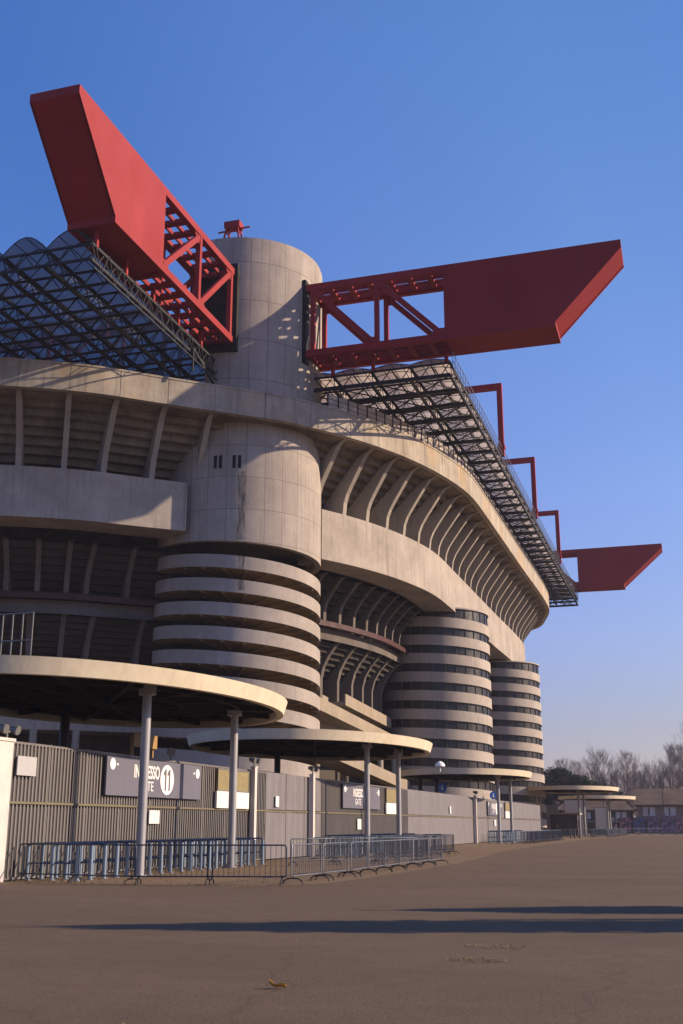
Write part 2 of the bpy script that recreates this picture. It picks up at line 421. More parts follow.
# --- middle tier
msteps = [(7.4,24.55)]
d, z = 8.4, 24.55; msteps.append((d, z))
for k in range(6): z -= .55; msteps.append((d, z)); d += .62; msteps.append((d, z))
mtop = [(d, 20.6), (22, 20.6), (22, 24.55)]
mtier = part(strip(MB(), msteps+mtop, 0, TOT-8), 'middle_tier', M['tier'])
mrib = [(q+1.5, z) for q, z in [(6.0,24.5),(6.5,24.35),(7.7,23.1),(8.3,22.3),(8.55,21.6),(8.6,20.62),(10.8,20.62),(10.8,21.4),(7.1,24.5)]]
s = 1.5
while s < TOT-14:
    p, _ = at(s, 8)
    if not in_tower(p, T1, .2) and not in_tower(p, T2) and not in_tower(p, T3):
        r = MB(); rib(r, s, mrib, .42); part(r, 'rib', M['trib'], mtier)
    s += 3.2
g = MB(); strip(g, [(9.5,19.95),(9.75,19.95),(9.75,20.45),(9.5,20.45)], 0, TOT-8); part(g, 'red_beam', M['darkred'], mtier)
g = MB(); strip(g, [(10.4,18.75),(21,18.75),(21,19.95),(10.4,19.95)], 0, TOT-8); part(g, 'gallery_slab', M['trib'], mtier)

# --- lower tier
lsteps = [(10.0,18.74)]
d, z = 10.8, 18.74; lsteps.append((d, z))
for k in range(9): z -= .48; lsteps.append((d, z)); d += .5; lsteps.append((d, z))
ltop = [(d, 10.2), (21, 10.2), (21, 18.74)]
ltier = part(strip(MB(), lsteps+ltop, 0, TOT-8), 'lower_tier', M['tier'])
lrib = [(q+1.6, z) for q, z in [(8.3,18.73),(8.9,18.5),(9.8,17.5),(10.4,16.5),(10.7,15.4),(10.75,10.1),(12.6,10.1),(12.6,15.0),(9.3,18.7)]]
s = 2.4
while s < TOT-14:
    p, _ = at(s, 9.5)
    if not in_tower(p, T1, .2) and not in_tower(p, T2) and not in_tower(p, T3):
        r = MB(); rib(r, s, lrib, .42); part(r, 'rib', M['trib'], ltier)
    s += 3.9
# inner wall, added to keep the gaps between tiers dark, and base storey
w = MB(); strip(w, [(15.5,0),(21,0),(21,18.7),(15.5,18.7)], 0, TOT-8)
part(w, 'light_block_wall', M['core'])
g = MB(); strip(g, [(11,9.2),(15.5,9.2),(15.5,10.05),(11,10.05)], 0, TOT-8)
strip(g, [(11,10.05),(11.2,10.05),(11.2,11.0),(11,11.0)], 0, TOT-8)
strip(g, [(10.6,4.6),(13.6,4.6),(13.6,5.2),(10.6,5.2)], 0, TOT-8)
part(g, 'balcony', M['conc'])
p_ = MB()
s = 2
while s < TOT-12:
    q, n = at(s, 11.2); p_.tube([(q.x, q.y, 0), (q.x, q.y, 9.2)], .32, 10); s += 5.8
part(p_, 'base_columns', M['conc'], None, auto=40)
# access stairs sloping down between the towers
def flight(y0, y1, x0, x1, z0, z1):
    mb = MB(); h = .75; w = 2.6
    for xo in (0, w-.22):
        a = Vector((x0+xo-w, y0, z0)); b = Vector((x1+xo-w, y1, z1))
        mb.add([a, b, b+Vector((0,0,h)), a+Vector((0,0,h)), a+Vector((.2,0,0)), b+Vector((.2,0,0)), b+Vector((.2,0,h)), a+Vector((.2,0,h))],
               [(0,1,2,3),(7,6,5,4),(0,4,5,1),(3,2,6,7),(0,3,7,4),(1,5,6,2)])
    a = Vector((x0-w, y0, z0)); b = Vector((x1-w, y1, z1)); W = Vector((w, 0, 0)); T = Vector((0,0,.35))
    mb.add([a+W*.01, b+W*.01, b+W*.99, a+W*.99, a-T+W*.01, b-T+W*.01, b-T+W*.99, a-T+W*.99], [(0,1,2,3),(7,6,5,4),(0,4,5,1),(2,6,7,3),(0,3,7,4),(1,5,6,2)])
    part(mb, 'stair_flight', M['steps'])
flight(92, 124, -31.2, -31.0, 11.9, 10.0)
flight(92, 124, -29.6, -29.6, 7.6, 5.2)
flight(105, 121, -32.0, -31.6, 13.2, 12.2)

# pale framed gate grid in the lower tier, seen at the left edge
g = MB(); gx0, gx1, gy, gz0, gz1 = -54.2, -49.6, 77.0, 13.6, 18.0
for k in range(6): g.beam((gx0+(gx1-gx0)*k/5, gy, gz0), (gx0+(gx1-gx0)*k/5, gy, gz1), .09)
for zz in (gz0, (gz0+gz1)/2, gz1): g.beam((gx0, gy, zz), (gx1, gy, zz), .09)
part(g, 'gate_grid', M['galv'], ltier)
# --- railing screens along the top of the fascia on the long side
sr = MB(); po = MB()
s = S_T1+4.2
while s < TOT-14:
    a, n = at(s, .45); b, _ = at(s+1.22, .45)
    sr.add([(a.x,a.y,37.4),(b.x,b.y,37.4),(b.x,b.y,38.75),(a.x,a.y,38.75)], [(0,1,2,3)])
    po.beam((a.x,a.y,37.3),(a.x,a.y,38.9), .13)
    for zz in (37.85, 38.3, 38.75): po.beam((a.x,a.y,zz),(b.x,b.y,zz), .035)
    s += 1.22
rl = part(po, 'railing', M['steel'], upper)
part(sr, 'screen', M['screen'], upper)

# ------------------------------------------------------------------ towers
def arc(cx, cy, r, a0, a1, n): return [(cx+r*cos(a0+(a1-a0)*k/n), cy+r*sin(a0+(a1-a0)*k/n)) for k in range(n+1)]
def cyl(mb, cx, cy, r, z0, z1, n=96):
    P = arc(cx, cy, r, 0, 2*pi, n)[:-1]
    return mb.prism(P, lambda p: (p[0], p[1], z0), lambda p: (p[0], p[1], z1))
def lip(a):
    a = (a+pi) % (2*pi)-pi; t = (math.degrees(a)+153)/171
    return 25.0-1.1*max(0, min(1, t)) if t < 1.6 and t > -.2 else (25.0 if t < 0 else 23.9)
def corner_tower(T, matlow, matup, matring, cut, flip=1, stain=True):
    cx, cy, r = T
    # upper shaft, cut flat on its pitch side
    mb = MB(); P = [p for p in arc(cx, cy, r, -pi, pi, 144)[:-1] if p[0] > cut]
    P.sort(key=lambda p: atan2(p[1]-cy, p[0]-cx))
    mb.prism(P, lambda p: (p[0], p[1], 36.5), lambda p: (p[0], p[1], 52.55))
    P2 = [(cx+(p[0]-cx)*.985, cy+(p[1]-cy)*.985) for p in P]
    mb.prism(P2, lambda p: (p[0], p[1], 52.5), lambda p: (p[0], p[1], 52.9))
    tw = part(mb, 'ramp_tower', matup, None, auto=35)
    mb = MB(); secs = []
    N = 120
    for k in range(N+1):
        a = 2*pi*k/N; c, s_ = cos(a), sin(a)
        zb = lip(a)
        secs.append([(cx+r*c, cy+r*s_, zb), (cx+r*c, cy+r*s_, 36.8), (cx+(r-.5)*c, cy+(r-.5)*s_, 36.8), (cx+(r-.5)*c, cy+(r-.5)*s_, zb)])
    mb.sweep(secs, True, False); part(mb, 'lower_shaft', matlow, tw, auto=35)
    mb = MB(); cyl(mb, cx, cy, 2.6, 0, 30, 40); cyl(mb, cx, cy, r-.6, 25.2, 25.6, 60); part(mb, 'core', M['core'], tw, auto=35)
    # two interleaved ramps, each dropping 4.04 m a turn
    for strand in range(2):
        t = -1
        while True:
            z0 = 23.75-4.04*t-2.02*strand
            if z0 < .2: break
            mb = MB(); so = []; fl = []
            N = 96
            for k in range(N+1):
                a = RD(-115)+2*pi*k/N; zt = z0-4.04*k/N
                if zt > lip(a)-.12: continue
                zt = max(zt, .9)
                c, s_ = cos(a), sin(a); ro = r-.015; ri = ro-.22; rf = 2.55
                zb = max(zt-1.1, .02)
                so.append([(cx+ro*c,cy+ro*s_,zb),(cx+ro*c,cy+ro*s_,zt),(cx+ri*c,cy+ri*s_,zt),(cx+ri*c,cy+ri*s_,zb)])
                fl.append([(cx+ri*c,cy+ri*s_,zb+.02),(cx+ri*c,cy+ri*s_,zb+.3),(cx+rf*c,cy+rf*s_,zb+.3),(cx+rf*c,cy+rf*s_,zb+.02)])
            if len(so) > 2:
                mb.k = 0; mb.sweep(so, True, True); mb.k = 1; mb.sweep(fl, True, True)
                # floor beams under the ramp
                for k in range(2, len(fl)-2, 4):
                    q = fl[k]; mb.beam((q[0][0],q[0][1],q[0][2]-.06), (q[3][0],q[3][1],q[3][2]-.06), .22, .2)
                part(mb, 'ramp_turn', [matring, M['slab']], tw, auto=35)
            t += 1
    return tw
t1 = corner_tower(T1, M['shaftlow'], M['shaft'], M['ring'], -38.6)
# slot windows
for deg in (-85.1, -81.6, -72.4, -68.8):
    mb = MB(); a = RD(deg); c, s_ = cos(a), sin(a); r = T1[2]
    p = Vector((T1[0]+(r+.01)*c, T1[1]+(r+.01)*s_, 0)); t = Vector((-s_, c, 0))*.14
    nn = Vector((c, s_, 0))
    vs = [p-t+Vector((0,0,30.9)), p+t+Vector((0,0,30.9)), p+t+Vector((0,0,32.05)), p-t+Vector((0,0,32.05))]
    mb.add([v-nn*.3 for v in vs]+[v+nn*.012 for v in vs], [(0,1,2,3),(7,6,5,4),(0,1,5,4),(1,2,6,5),(2,3,7,6),(3,0,4,7)])
    part(mb, 'slot_window', M['black'], t1)
# stepped edge where the stand meets the shaft is given by the soffit itself; black boxes paint the shaded recesses round the girders
for bxs in ((-31.9,-30.6, 87.93,92.3, 41.7,49.9), (-31.4,-30.62, 89.3,92.2, 37.9,41.65), (-40.0,-35.42, 83.3,84.9, 41.6,50.0)):
    part(MB().box(*bxs), 'recess_shade', M['black'], t1)
# parapet coping line
corner_tower(T4, M['conc'], M['conc'], M['ringfar'], -60)

def window_tower(T, ztop, pitch, label=None):
    cx, cy, r = T
    mb = MB(); cyl(mb, cx, cy, r-.22, 0, ztop-.15, 96)
    mb.k = 1
    n = 30
    for k in range(n):
        a = 2*pi*k/n+.07; mb.beam((cx+(r-.2)*cos(a), cy+(r-.2)*sin(a), .2), (cx+(r-.2)*cos(a), cy+(r-.2)*sin(a), ztop-.2), .09, .12)
    mb.k = 2; cyl(mb, cx, cy, r-.02, ztop-.16, ztop, 96)
    tw = part(mb, 'ramp_tower', [M['glassband'], M['mullion'], M['ringfar']], None, auto=35)
    t = -1
    while True:
        z0 = ztop-.95-pitch*t
        if z0 < 1.2: break
        mb = MB(); so = []; N = 96
        for k in range(N+1):
            a = RD(-105)+2*pi*k/N; zt = z0-pitch*k/N
            if zt > ztop-.3: continue
            c, s_ = cos(a), sin(a); zb = max(.02, zt-1.12)
            so.append([(cx+r*c,cy+r*s_,zb),(cx+r*c,cy+r*s_,zt),(cx+(r-.3)*c,cy+(r-.3)*s_,zt),(cx+(r-.3)*c,cy+(r-.3)*s_,zb)])
        if len(so) > 2:
            mb.sweep(so, True, True); part(mb, 'ramp_turn', M['ringfar'], tw, auto=35)
        t += 1
    return tw
window_tower(T2, 25.15, 2.05)
window_tower(T3, 24.4, 2.05)

# ------------------------------------------------------------------ red girders
def girder(tr, length_solid0, length_solid1, tip_top, tip_bot, start, slots=True, reveal=1, w=3.8):
    """tr maps (u along outward axis, v across 0..w from the visible face, z)"""
    z0, z1 = 42.25, 49.4
    prof = [(length_solid0, z0), (tip_bot, z0-.02), (tip_bot, z0+.45), (tip_top, z1-.65), (tip_top, z1), (length_solid0, z1)]
    mb = MB(); mb.prism(prof, lambda p: tr(p[0], 0, p[1]), lambda p: tr(p[0], w, p[1]))
    # raised flanges and centre rib on the slanting end
    d = Vector((tip_top-tip_bot, (z1-.65)-(z0+.45))).normalized(); nx, nz = d.y, -d.x
    for v0, v1, o in ((0, .22, .06), (w-.22, w, .06)):
        q = [(tip_bot, z0+.45), (tip_top, z1-.65), (tip_top+nx*o, z1-.65+nz*o), (tip_bot+nx*o, z0+.45+nz*o)]
        mb.prism(q, lambda p: tr(p[0], v0+.003, p[1]), lambda p: tr(p[0], v1-.003, p[1]))
    g = part(mb, 'roof_girder', M['red'])
    h = .62
    for zz in (z0, z1-h):
        for v in (0, w-.45):
            c = MB(); c.prism([(start, zz), (length_solid0, zz), (length_solid0, zz+h), (start, zz+h)], lambda p: tr(p[0], v, p[1]), lambda p: tr(p[0], v+.45, p[1])); part(c, 'chord', M['red'], g)
    # pierced decks between the chords
    for zz in (z0+.12, z1-.5):
        c = MB(); L = abs(length_solid0-start); sg = 1 if length_solid0 > start else -1
        vs = [.45, 1.0, 1.55, 2.1, 2.65, 3.35]
        for v0, v1 in ((.451, .60), (1.33, 1.48), (2.30, 2.45), (3.2, 3.349)):
            c.prism([(start, zz), (length_solid0, zz), (length_solid0, zz+.4), (start, zz+.4)], lambda p: tr(p[0], v0, p[1]), lambda p: tr(p[0], v1, p[1]))
        u = 0
        while u < L-.6:
            a = start+sg*u; b = start+sg*min(L, u+.5)
            c.prism([(a, zz+.004), (b, zz+.004), (b, zz+.396), (a, zz+.396)], lambda p: tr(p[0], .455, p[1]), lambda p: tr(p[0], 3.345, p[1]))
            u += 1.85
        part(c, 'pierced_deck', M['red'], g)
    mids = [start+(length_solid0-start)*t for t in (.05, .52)]
    sg = 1 if length_solid0 > start else -1
    for m in mids:
        for v in (.02, w-.43):
            c = MB(); c.prism([(m-.2, z0+h), (m+.2, z0+h), (m+.2, z1-h), (m-.2, z1-h)], lambda p: tr(p[0], v, p[1]), lambda p: tr(p[0], v+.4, p[1])); part(c, 'post', M['red'], g)
    for a, b in ((mids[0], mids[1]), (mids[1], length_solid0)):
        for v in (.05, w-.35):
            A = Vector((a+sg*.1, z1-h)); B = Vector((b-sg*.3, z0+h)); dd = (B-A).normalized(); n = Vector((-dd.y, dd.x))*.24
            q = [(A-n), (B-n), (B+n), (A+n)]
            c = MB(); c.prism([tuple(x) for x in q], lambda p: tr(p[0], v, p[1]), lambda p: tr(p[0], v+.3, p[1]))
            # gusset plates
            c.prism([(a, z1-h), (a+sg*1.2, z1-h), (a+sg*.5, z1-h-.75), (a, z1-h-.75)], lambda p: tr(p[0], v+.05, p[1]), lambda p: tr(p[0], v+.25, p[1]))
            c.prism([(b, z0+h), (b-sg*1.3, z0+h), (b-sg*.9, z0+h+.55), (b, z0+h+.55)], lambda p: tr(p[0], v+.05, p[1]), lambda p: tr(p[0], v+.25, p[1]))
            part(c, 'diagonal', M['red'], g)
    return g
# near girder pointing to the right, its far twin, and the one pointing at the camera
girder(lambda u, v, z: (u, 88.0+v, z), -17.8, 0, -2.46, -8.25, -30.6)
girder(lambda u, v, z: (u, 199.0+v, z), -17.2, 0, -2.46, -9.3, -30.6)
girder(lambda u, v, z: (-35.7-v, u, z), 69.4, 0, 56.2, 61.9, 83.5)
# the lattice runs of the same girders over the pitch
mb = MB()
for (A, B) in (((-37.6, 97.8), (-37.6, 193)), ((-44.8, 89.9), (-120, 89.9)), ((-44.8, 200.9), (-120, 200.9))):
    A = Vector((*A, 0)); B = Vector((*B, 0)); dv = (B-A).normalized(); nv = Vector((-dv.y, dv.x, 0))*1.7; L = (B-A).length
    for sd in (-1, 1):
        for zz in (42.6, 49.1): mb.beam(A+nv*sd+Vector((0,0,zz)), B+nv*sd+Vector((0,0,zz)), .5, .6)
        n = int(L/6)
        for k in range(n):
            a = A+dv*(L*k/n)+nv*sd; b = A+dv*(L*(k+1)/n)+nv*sd
            mb.beam(a+Vector((0,0,42.9)), a+Vector((0,0,48.8)), .35); mb.beam(a+Vector((0,0,48.8)), b+Vector((0,0,42.9)), .3)
part(mb, 'lattice_girder', M['red'])
# cross beams over the long side, ending in hangers
for y in (117.6, 145.0, 172.8):
    mb = MB(); mb.box(-35.6,-17.4, y-.35,y+.35, 48.95,49.6)
    mb.box(-17.98,-17.401, y-.28,y+.28, 41.0,48.949)
    mb.box(-18.1,-17.3, y-.5,y+.5, 41.9,42.3)
    part(mb, 'cross_beam', M['red'])

# ------------------------------------------------------------------ roof grid with barrel vaults
BW = 3.6
def roof(x1, nx, y0, ny, name, skin='poly', ch=.2, rise=1.15, st='steel'):
    zt, zb = 40.9, 39.7
    hoop = MB()
    xs = [x1-BW*i for i in range(nx+1)]; ys = [y0+BW*j for j in range(ny+1)]
    ya, yb = ys[0], ys[-1]
    def vault_pts(xa, rise=rise, n=8):
        return [(xa-BW*(k/n), zt+.25+rise*sin(pi*k/n)) for k in range(n+1)]
    # thin purlins along the vaults and hoops across
    for i in range(nx):
        P = vault_pts(xs[i])
        for j in range(2*ny+1):
            y = y0+BW*j/2
            for k in range(0, 8):
                hoop.beam((P[k][0], y, P[k][1]-.05), (P[k+1][0], y, P[k+1][1]-.05), .055)
        for k in (2, 4, 6): hoop.beam((P[k][0], ya, P[k][1]-.05), (P[k][0], yb, P[k][1]-.05), .05)
    rf = part(hoop, 'roof', M['steel'])
    for i in range(nx):
        P = vault_pts(xs[i]); mb = MB()
        mb.add([(p[0], y, p[1]) for y in (ya, yb) for p in P], [(k, k+1, 9+k+1, 9+k) for k in range(8)])
        part(mb, 'vault', M[skin], rf, fix=False, smooth=True)
    for i, x in enumerate(xs):
        mb = MB()
        mb.beam((x,ya,zt),(x,yb,zt), .2); mb.beam((x,ya,zb),(x,yb,zb), .24)
        n = ny*2
        for j in range(n):
            a = ya+(yb-ya)*j/n; b = ya+(yb-ya)*(j+.5)/n; c = ya+(yb-ya)*(j+1)/n
            mb.beam((x,a,zt),(x,b,zb), .06); mb.beam((x,b,zb),(x,c,zt), .06)
        part(mb, 'truss', M[st], rf)
    if skin == 'skin':
        for i in range(nx):
            mb = MB()
            for j in range(ny):
                mb.beam((xs[i],ys[j],zb),(xs[i+1],ys[j+1],zb), .09); mb.beam((xs[i+1],ys[j],zb+.03),(xs[i],ys[j+1],zb+.03), .09)
                mb.beam((xs[i]-BW/2,ys[j],zt+.05),(xs[i]-BW/2,ys[j+1],zt+.05), .1)
            part(mb, 'wind_bracing', M[st], rf)
    for y in ys:
        mb = MB(); xa, xb = xs[0], xs[-1]
        mb.beam((xa,y,zt-.02),(xb,y,zt-.02), .15); mb.beam((xa,y,zb+.02),(xb,y,zb+.02), ch, ch*1.1)
        n = nx*2
        for j in range(n):
            a = xa+(xb-xa)*j/n; b = xa+(xb-xa)*(j+.5)/n; c = xa+(xb-xa)*(j+1)/n
            mb.beam((a,y,zt),(b,y,zb), .07); mb.beam((b,y,zb),(c,y,zt), .07)
        part(mb, 'truss', M[st], rf)
    return rf
r2 = roof(-17.8, 6, 90.0, 31, 'long', 'skin', .28, .3, 'blacksteel')
r1 = roof(-37.5, 11, 62.0, 13, 'short', 'poly', .16, 1.15, 'blacksteel')
# hanging brackets between roof and girders, edge catwalk
for y in (62.6, 67, 71.5, 76, 80.5): part(MB().beam((-37.5,y,40.9),(-37.5,y,42.3), .28), 'hanger', M['red'], r1)
for x in (-28.6, -24.8, -18.1): part(MB().beam((x,89.95,40.9),(x,89.95,42.3), .3), 'hanger', M['red'], r2)
mb = MB()
for k in range(31*3):
    y = 90+k*1.2; mb.beam((-17.55,y,40.1),(-17.55,y,41.9), .04); 
for zz in (40.3, 41.1, 41.9): mb.beam((-17.55,90,zz),(-17.55,201.6,zz), .05)
part(mb, 'catwalk_rail', M['galv'], r2)
mb = MB()      # light lattice bracket hanging at the corner, over the fascia
pts = [(-37.3,62,39.7),(-37.3,84,39.2)]
for j in range(11):
    y = 62+j*2; mb.beam((-37.2,y,40.9),(-37.2,y+1,39.0), .045); mb.beam((-37.2,y+1,39.0),(-37.2,y+2,40.9), .045)
mb.beam((-37.2,62,39.0),(-37.2,84,39.0), .09)
mb.beam((-37.2,78.5,37.9),(-37.2,78.5,40.0), .14); mb.beam((-37.2,78.5,39.9),(-37.2,83.5,38.2), .16)
part(mb, 'edge_lattice', M['steel'], r1)

# red window-cleaning cradle on the tower top
mb = MB(); cx, cy, z = -36.5, 84.6, 52.9
for sx in (-.75, .75):
    for sy in (-.5, .5): mb.beam((cx+sx, cy+sy, z), (cx+sx*.6, cy+sy*.6, z+1.9), .14)
    mb.beam((cx+sx*.8, cy-.5, z+.95), (cx+sx*.8, cy+.5, z+.95), .1)
mb.beam((cx-.7, cy-.5, z+.6), (cx+.6, cy-.4, z+1.5), .09); mb.beam((cx+.7, cy-.5, z+.6), (cx-.6, cy-.4, z+1.5), .09)
mb.box(cx-.75, cx+.75, cy-.5, cy+.5, z+1.35, z+1.95)
mb.beam((cx-1.5, cy, z+1.2), (cx+1.6, cy, z+1.35), .12)
tag(mb.build('roof_cradle', M['red']), 'small red steel winch frame standing on top of the round corner tower', 'winch frame')

# ------------------------------------------------------------------ canopies
def canopy(cx, cy, a, b, ztop, label, cols, backcols, fh=.52):
    root = thing('canopy', label, 'canopy', (cx, cy, 0), 0, 'oval concrete canopies over the turnstiles')
    N = 96; secs = []
    for k in range(N+1):
        t = 2*pi*k/N; c, s_ = cos(t), sin(t)
        q = []
        for da, z in ((0, ztop), (-.02, ztop-.06), (-.16, ztop-fh), (-.42, ztop-fh), (-.42, ztop-.2), (-1.2, ztop-.02)):
            q.append(((a+da)*c, (b+da)*s_, z))
        secs.append(q)
    mb = MB(); mb.sweep(secs, True, False); o = mb.build('rim', M['rim'], root, auto=30)
    mb = MB(); P = [((a-.3)*cos(2*pi*k/N), (b-.3)*sin(2*pi*k/N)) for k in range(N)]
    mb.prism(P, lambda p: (p[0], p[1], ztop-.22), lambda p: (p[0], p[1], ztop-.03))
    for k in range(16):
        t = 2*pi*k/16+.1; mb.beam((0,0,ztop-.36), ((a-.5)*cos(t), (b-.5)*sin(t), ztop-.3), .16, .24)
    for f in (.4, .72):
        for k in range(36):
            t0 = 2*pi*k/36; t1_ = 2*pi*(k+1)/36
            mb.beam((a*f*cos(t0), b*f*sin(t0), ztop-.33), (a*f*cos(t1_), b*f*sin(t1_), ztop-.33), .12, .2)
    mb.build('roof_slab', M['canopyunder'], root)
    for (x, y) in cols:
        mb = MB(); mb.tube([(x-cx, y-cy, 0), (x-cx, y-cy, ztop-.45)], .155, 20); mb.tube([(x-cx, y-cy, ztop-.62), (x-cx, y-cy, ztop-.25)], .3, 12)
        mb.tube([(x-cx, y-cy, 0), (x-cx, y-cy, .05)], .24, 16)
        mb.build('column', M['column'], root, auto=35)
    for (x, y) in backcols:
        mb = MB(); mb.tube([(x-cx, y-cy, 0), (x-cx, y-cy, ztop-.3)], .2, 14); mb.build('column', M['steel'], root, auto=35)
    return root
canopy(-21.2, 38.3, 6.3, 10.3, 6.45, 'largest and nearest oval canopy, above the gate sign reading INGRESSO 11', [(-17.45,34.3),(-17.5,42.1)], [(-25.2,34.3),(-25.2,42.1)])
canopy(-21.6, 64.5, 6.8, 10.6, 6.35, 'second oval canopy from the left, disc overlapping the lower ramps of the big tower', [(-17.4,61.1),(-17.4,68.1)], [(-25.3,61.1),(-25.3,68.1)])
canopy(-20.9, 107.5, 6.2, 9.6, 6.4, 'middle oval canopy in front of the dark banded window towers', [(-17.4,104.9),(-17.4,112.2)], [(-25,106.2),(-25,113.4)])
canopy(-17.3, 168.5, 6.7, 11.5, 6.75, 'fourth oval canopy, right after the end of the long grey fence', [(-16.0,164.8),(-16.0,172.2)], [(-22,164.8),(-22,172.2)])
canopy(-16.8, 206, 6.6, 11.5, 6.35, 'farthest and smallest-looking oval canopy, near the market buildings', [(-14.85,202.4),(-15.0,209.2)], [(-20,202.4),(-20,209.2)])

# ------------------------------------------------------------------ fence
FX = -19.6; FH = 4.05
fence = thing('metal_fence', 'long tall grey metal fence of upright slats and sheets enclosing the stadium', 'fence', (FX, 30, 0))
def fpart(mb, name, mat): return mb.build(name, mat, fence, loc=(-FX, -30, 0))
def slat_panel(y0, y1):
    mb = MB(); y = y0+.08
    while y < y1-.03:
        for za, zb in ((.1, 2.21), (2.29, FH-.06)):
            mb.box(FX-.0,FX+.03, y,y+.085, za,zb)
        y += .2
    mb.k = 1; mb.box(FX-.12,FX-.09, y0+.01,y1-.01, .12,FH-.1); mb.k = 0
    mb.box(FX-.06,FX-.0, y0+.01,y1-.01, .04,.12); mb.box(FX-.06,FX, y0+.01,y1-.01, FH-.07,FH)
    return fpart(mb, 'slat_panel', [M['slat'], M['slatback']])
def sheet_panel(y0, y1):
    mb = MB()
    y = y0+.015
    while y < y1-.02:
        w = min(.92, y1-.01-y)
        for za, zb in ((.06, 2.20), (2.32, FH)):
            mb.prism([(0,0),(.014,.02),(.014,w*.5-.03),(.002,w*.5),(.014,w*.5+.03),(.014,w-.06),(0,w-.05),(0,w-.006),(-.04,w-.006),(-.04,0)], lambda p: (FX+p[0], y+p[1], za), lambda p: (FX+p[0], y+p[1], zb))
        y += .92
    return fpart(mb, 'sheet_panel', M['sheet'])
y = 29.75; k = 0
while y < 150:
    if y < 48.9: w = 2.39; f = slat_panel
    elif y < 57.3: w = 2.8; f = sheet_panel
    elif y < 77: w = 2.8; f = slat_panel
    else: w = 3.4; f = sheet_panel
    f(y, min(150.6, y+w))
    pm = MB(); pm.box(FX-.16,FX-.07, y-.05,y+.05, 0,FH+.02); fpart(pm, 'post', M['galv'])
    y += w
mb = MB(); mb.box(FX-.05,FX+.075, 29.7,150.6, 2.215,2.285); fpart(mb, 'rail', M['fencerail'])
mb = MB(); mb.box(FX-9,FX-.3, 150.55,150.7, 0,FH); fpart(mb, 'end_panel', M['sheet'])

def spot_pair(x, y, z, label):
    t = thing('floodlight', label, 'floodlight', (x, y, z))
    mb = MB(); mb.beam((0,0,0),(0,0,.22), .05); mb.beam((0,-.32,.2),(0,.32,.2), .05); mb.build('bracket', M['galv'], t)
    for s_ in (-1, 1):
        h = MB(); h.tube([(-.12,s_*.3,.32),(.02,s_*.3,.29),(.16,s_*.32,.24)], [.07,.12,.15], 12); h.tube([(.155,s_*.32,.241),(.175,s_*.32,.235)], .135, 12)
        h.build('lamp_head', M['galv'], t, auto=40)
    return t
pillar = MB(); pillar.box(FX-.12,FX+.2, 28.75,29.6, 0,4.0); pillar.box(FX-.16,FX+.24, 28.71,29.64, 4.0,4.09)
tag(pillar.build('gate_pillar', M['whitepost']), 'thick whitish concrete pillar at the left end of the fence', 'pillar')
spot_pair(FX+.1, 29.35, 4.09, 'pair of small floodlights on the thick pillar at the left edge')
wp = MB(); wp.box(-.11,.11, -.14,.14, 0,4.15); wp.box(-.13,.13,-.16,.16,4.15,4.2)
post0 = tag(wp.build('fence_post', M['whitepost'], loc=(FX+.22, 49.1, 0)), 'tall white square post right of the yellow notice board under the first canopies', 'post', 'white square posts in front of the fence')
spot_pair(FX+.22, 49.1, 4.2, 'pair of floodlights on the white post next to the yellow notice board')
dup(post0, (FX+.22, 57.5, 0), label='tall white square post between the plain sheet panels and the second gate')
spot_pair(FX+.22, 57.5, 4.2, 'pair of floodlights on the second white post along the fence')
dup(post0, (FX+.22, 104.0, 0), label='thin white post farther along the fence, left of the third gate sign')
spot_pair(FX+.22, 104.0, 4.2, 'pair of floodlights on the white post left of the third gate sign')

# --- gate signs with lettering
def text_mesh(txt, W, H, ex=.006, bold=.0):
    cu = D.curves.new('t', 'FONT'); cu.body = txt; cu.size = 1; cu.offset = bold; cu.extrude = ex; cu.align_x = 'CENTER'; cu.align_y = 'CENTER'
    o = D.objects.new('t', cu); C.objects.link(o)
    bpy.context.view_layer.update()
    me = D.meshes.new_from_object(o.evaluated_get(bpy.context.evaluated_depsgraph_get()))
    D.objects.remove(o); D.curves.remove(cu)
    # text plane -> (y, z) plane facing +X; text reads left to right as Y grows
    xs = [v.co.x for v in me.vertices]; ys = [v.co.y for v in me.vertices]
    x0, x1, y0, y1 = min(xs), max(xs), min(ys), max(ys)
    for v in me.vertices:
        x, y, z = v.co; v.co = (z, ((x-x0)/(x1-x0)-.5)*W, ((y-y0)/(y1-y0)-.5)*H)
    me.update(); return me
def text_obj(txt, W, H, parent, loc, mat, bold=.02, name='lettering'):
    me = text_mesh(txt, W, H, bold=bold); me.name = name; me.materials.append(mat)
    o = D.objects.new(name, me); C.objects.link(o); o.parent = parent; o.location = loc; return o
def disc(parent, y, z, r, x, mat, name='disc', ey=1.0):
    mb = MB(); mb.tube([(x,0,0),(x+.014,0,0)], 1, 40)
    mb.v = [(v[0], y+v[1]*r*ey, z+v[2]*r) for v in mb.v]
    return mb.build(name, mat, parent)
def arrow(parent, y, z, s, x, mat, dr=1):
    mb = MB(); mb.prism([(0,-.2*s),(.5*s*dr,-.2*s),(.5*s*dr,-.5*s),(1.1*s*dr,0),(.5*s*dr,.5*s),(.5*s*dr,.2*s),(0,.2*s)], lambda p: (x, y+p[0], z+p[1]), lambda p: (x+.012, y+p[0], z+p[1]))
    return mb.build('arrow', mat, parent)
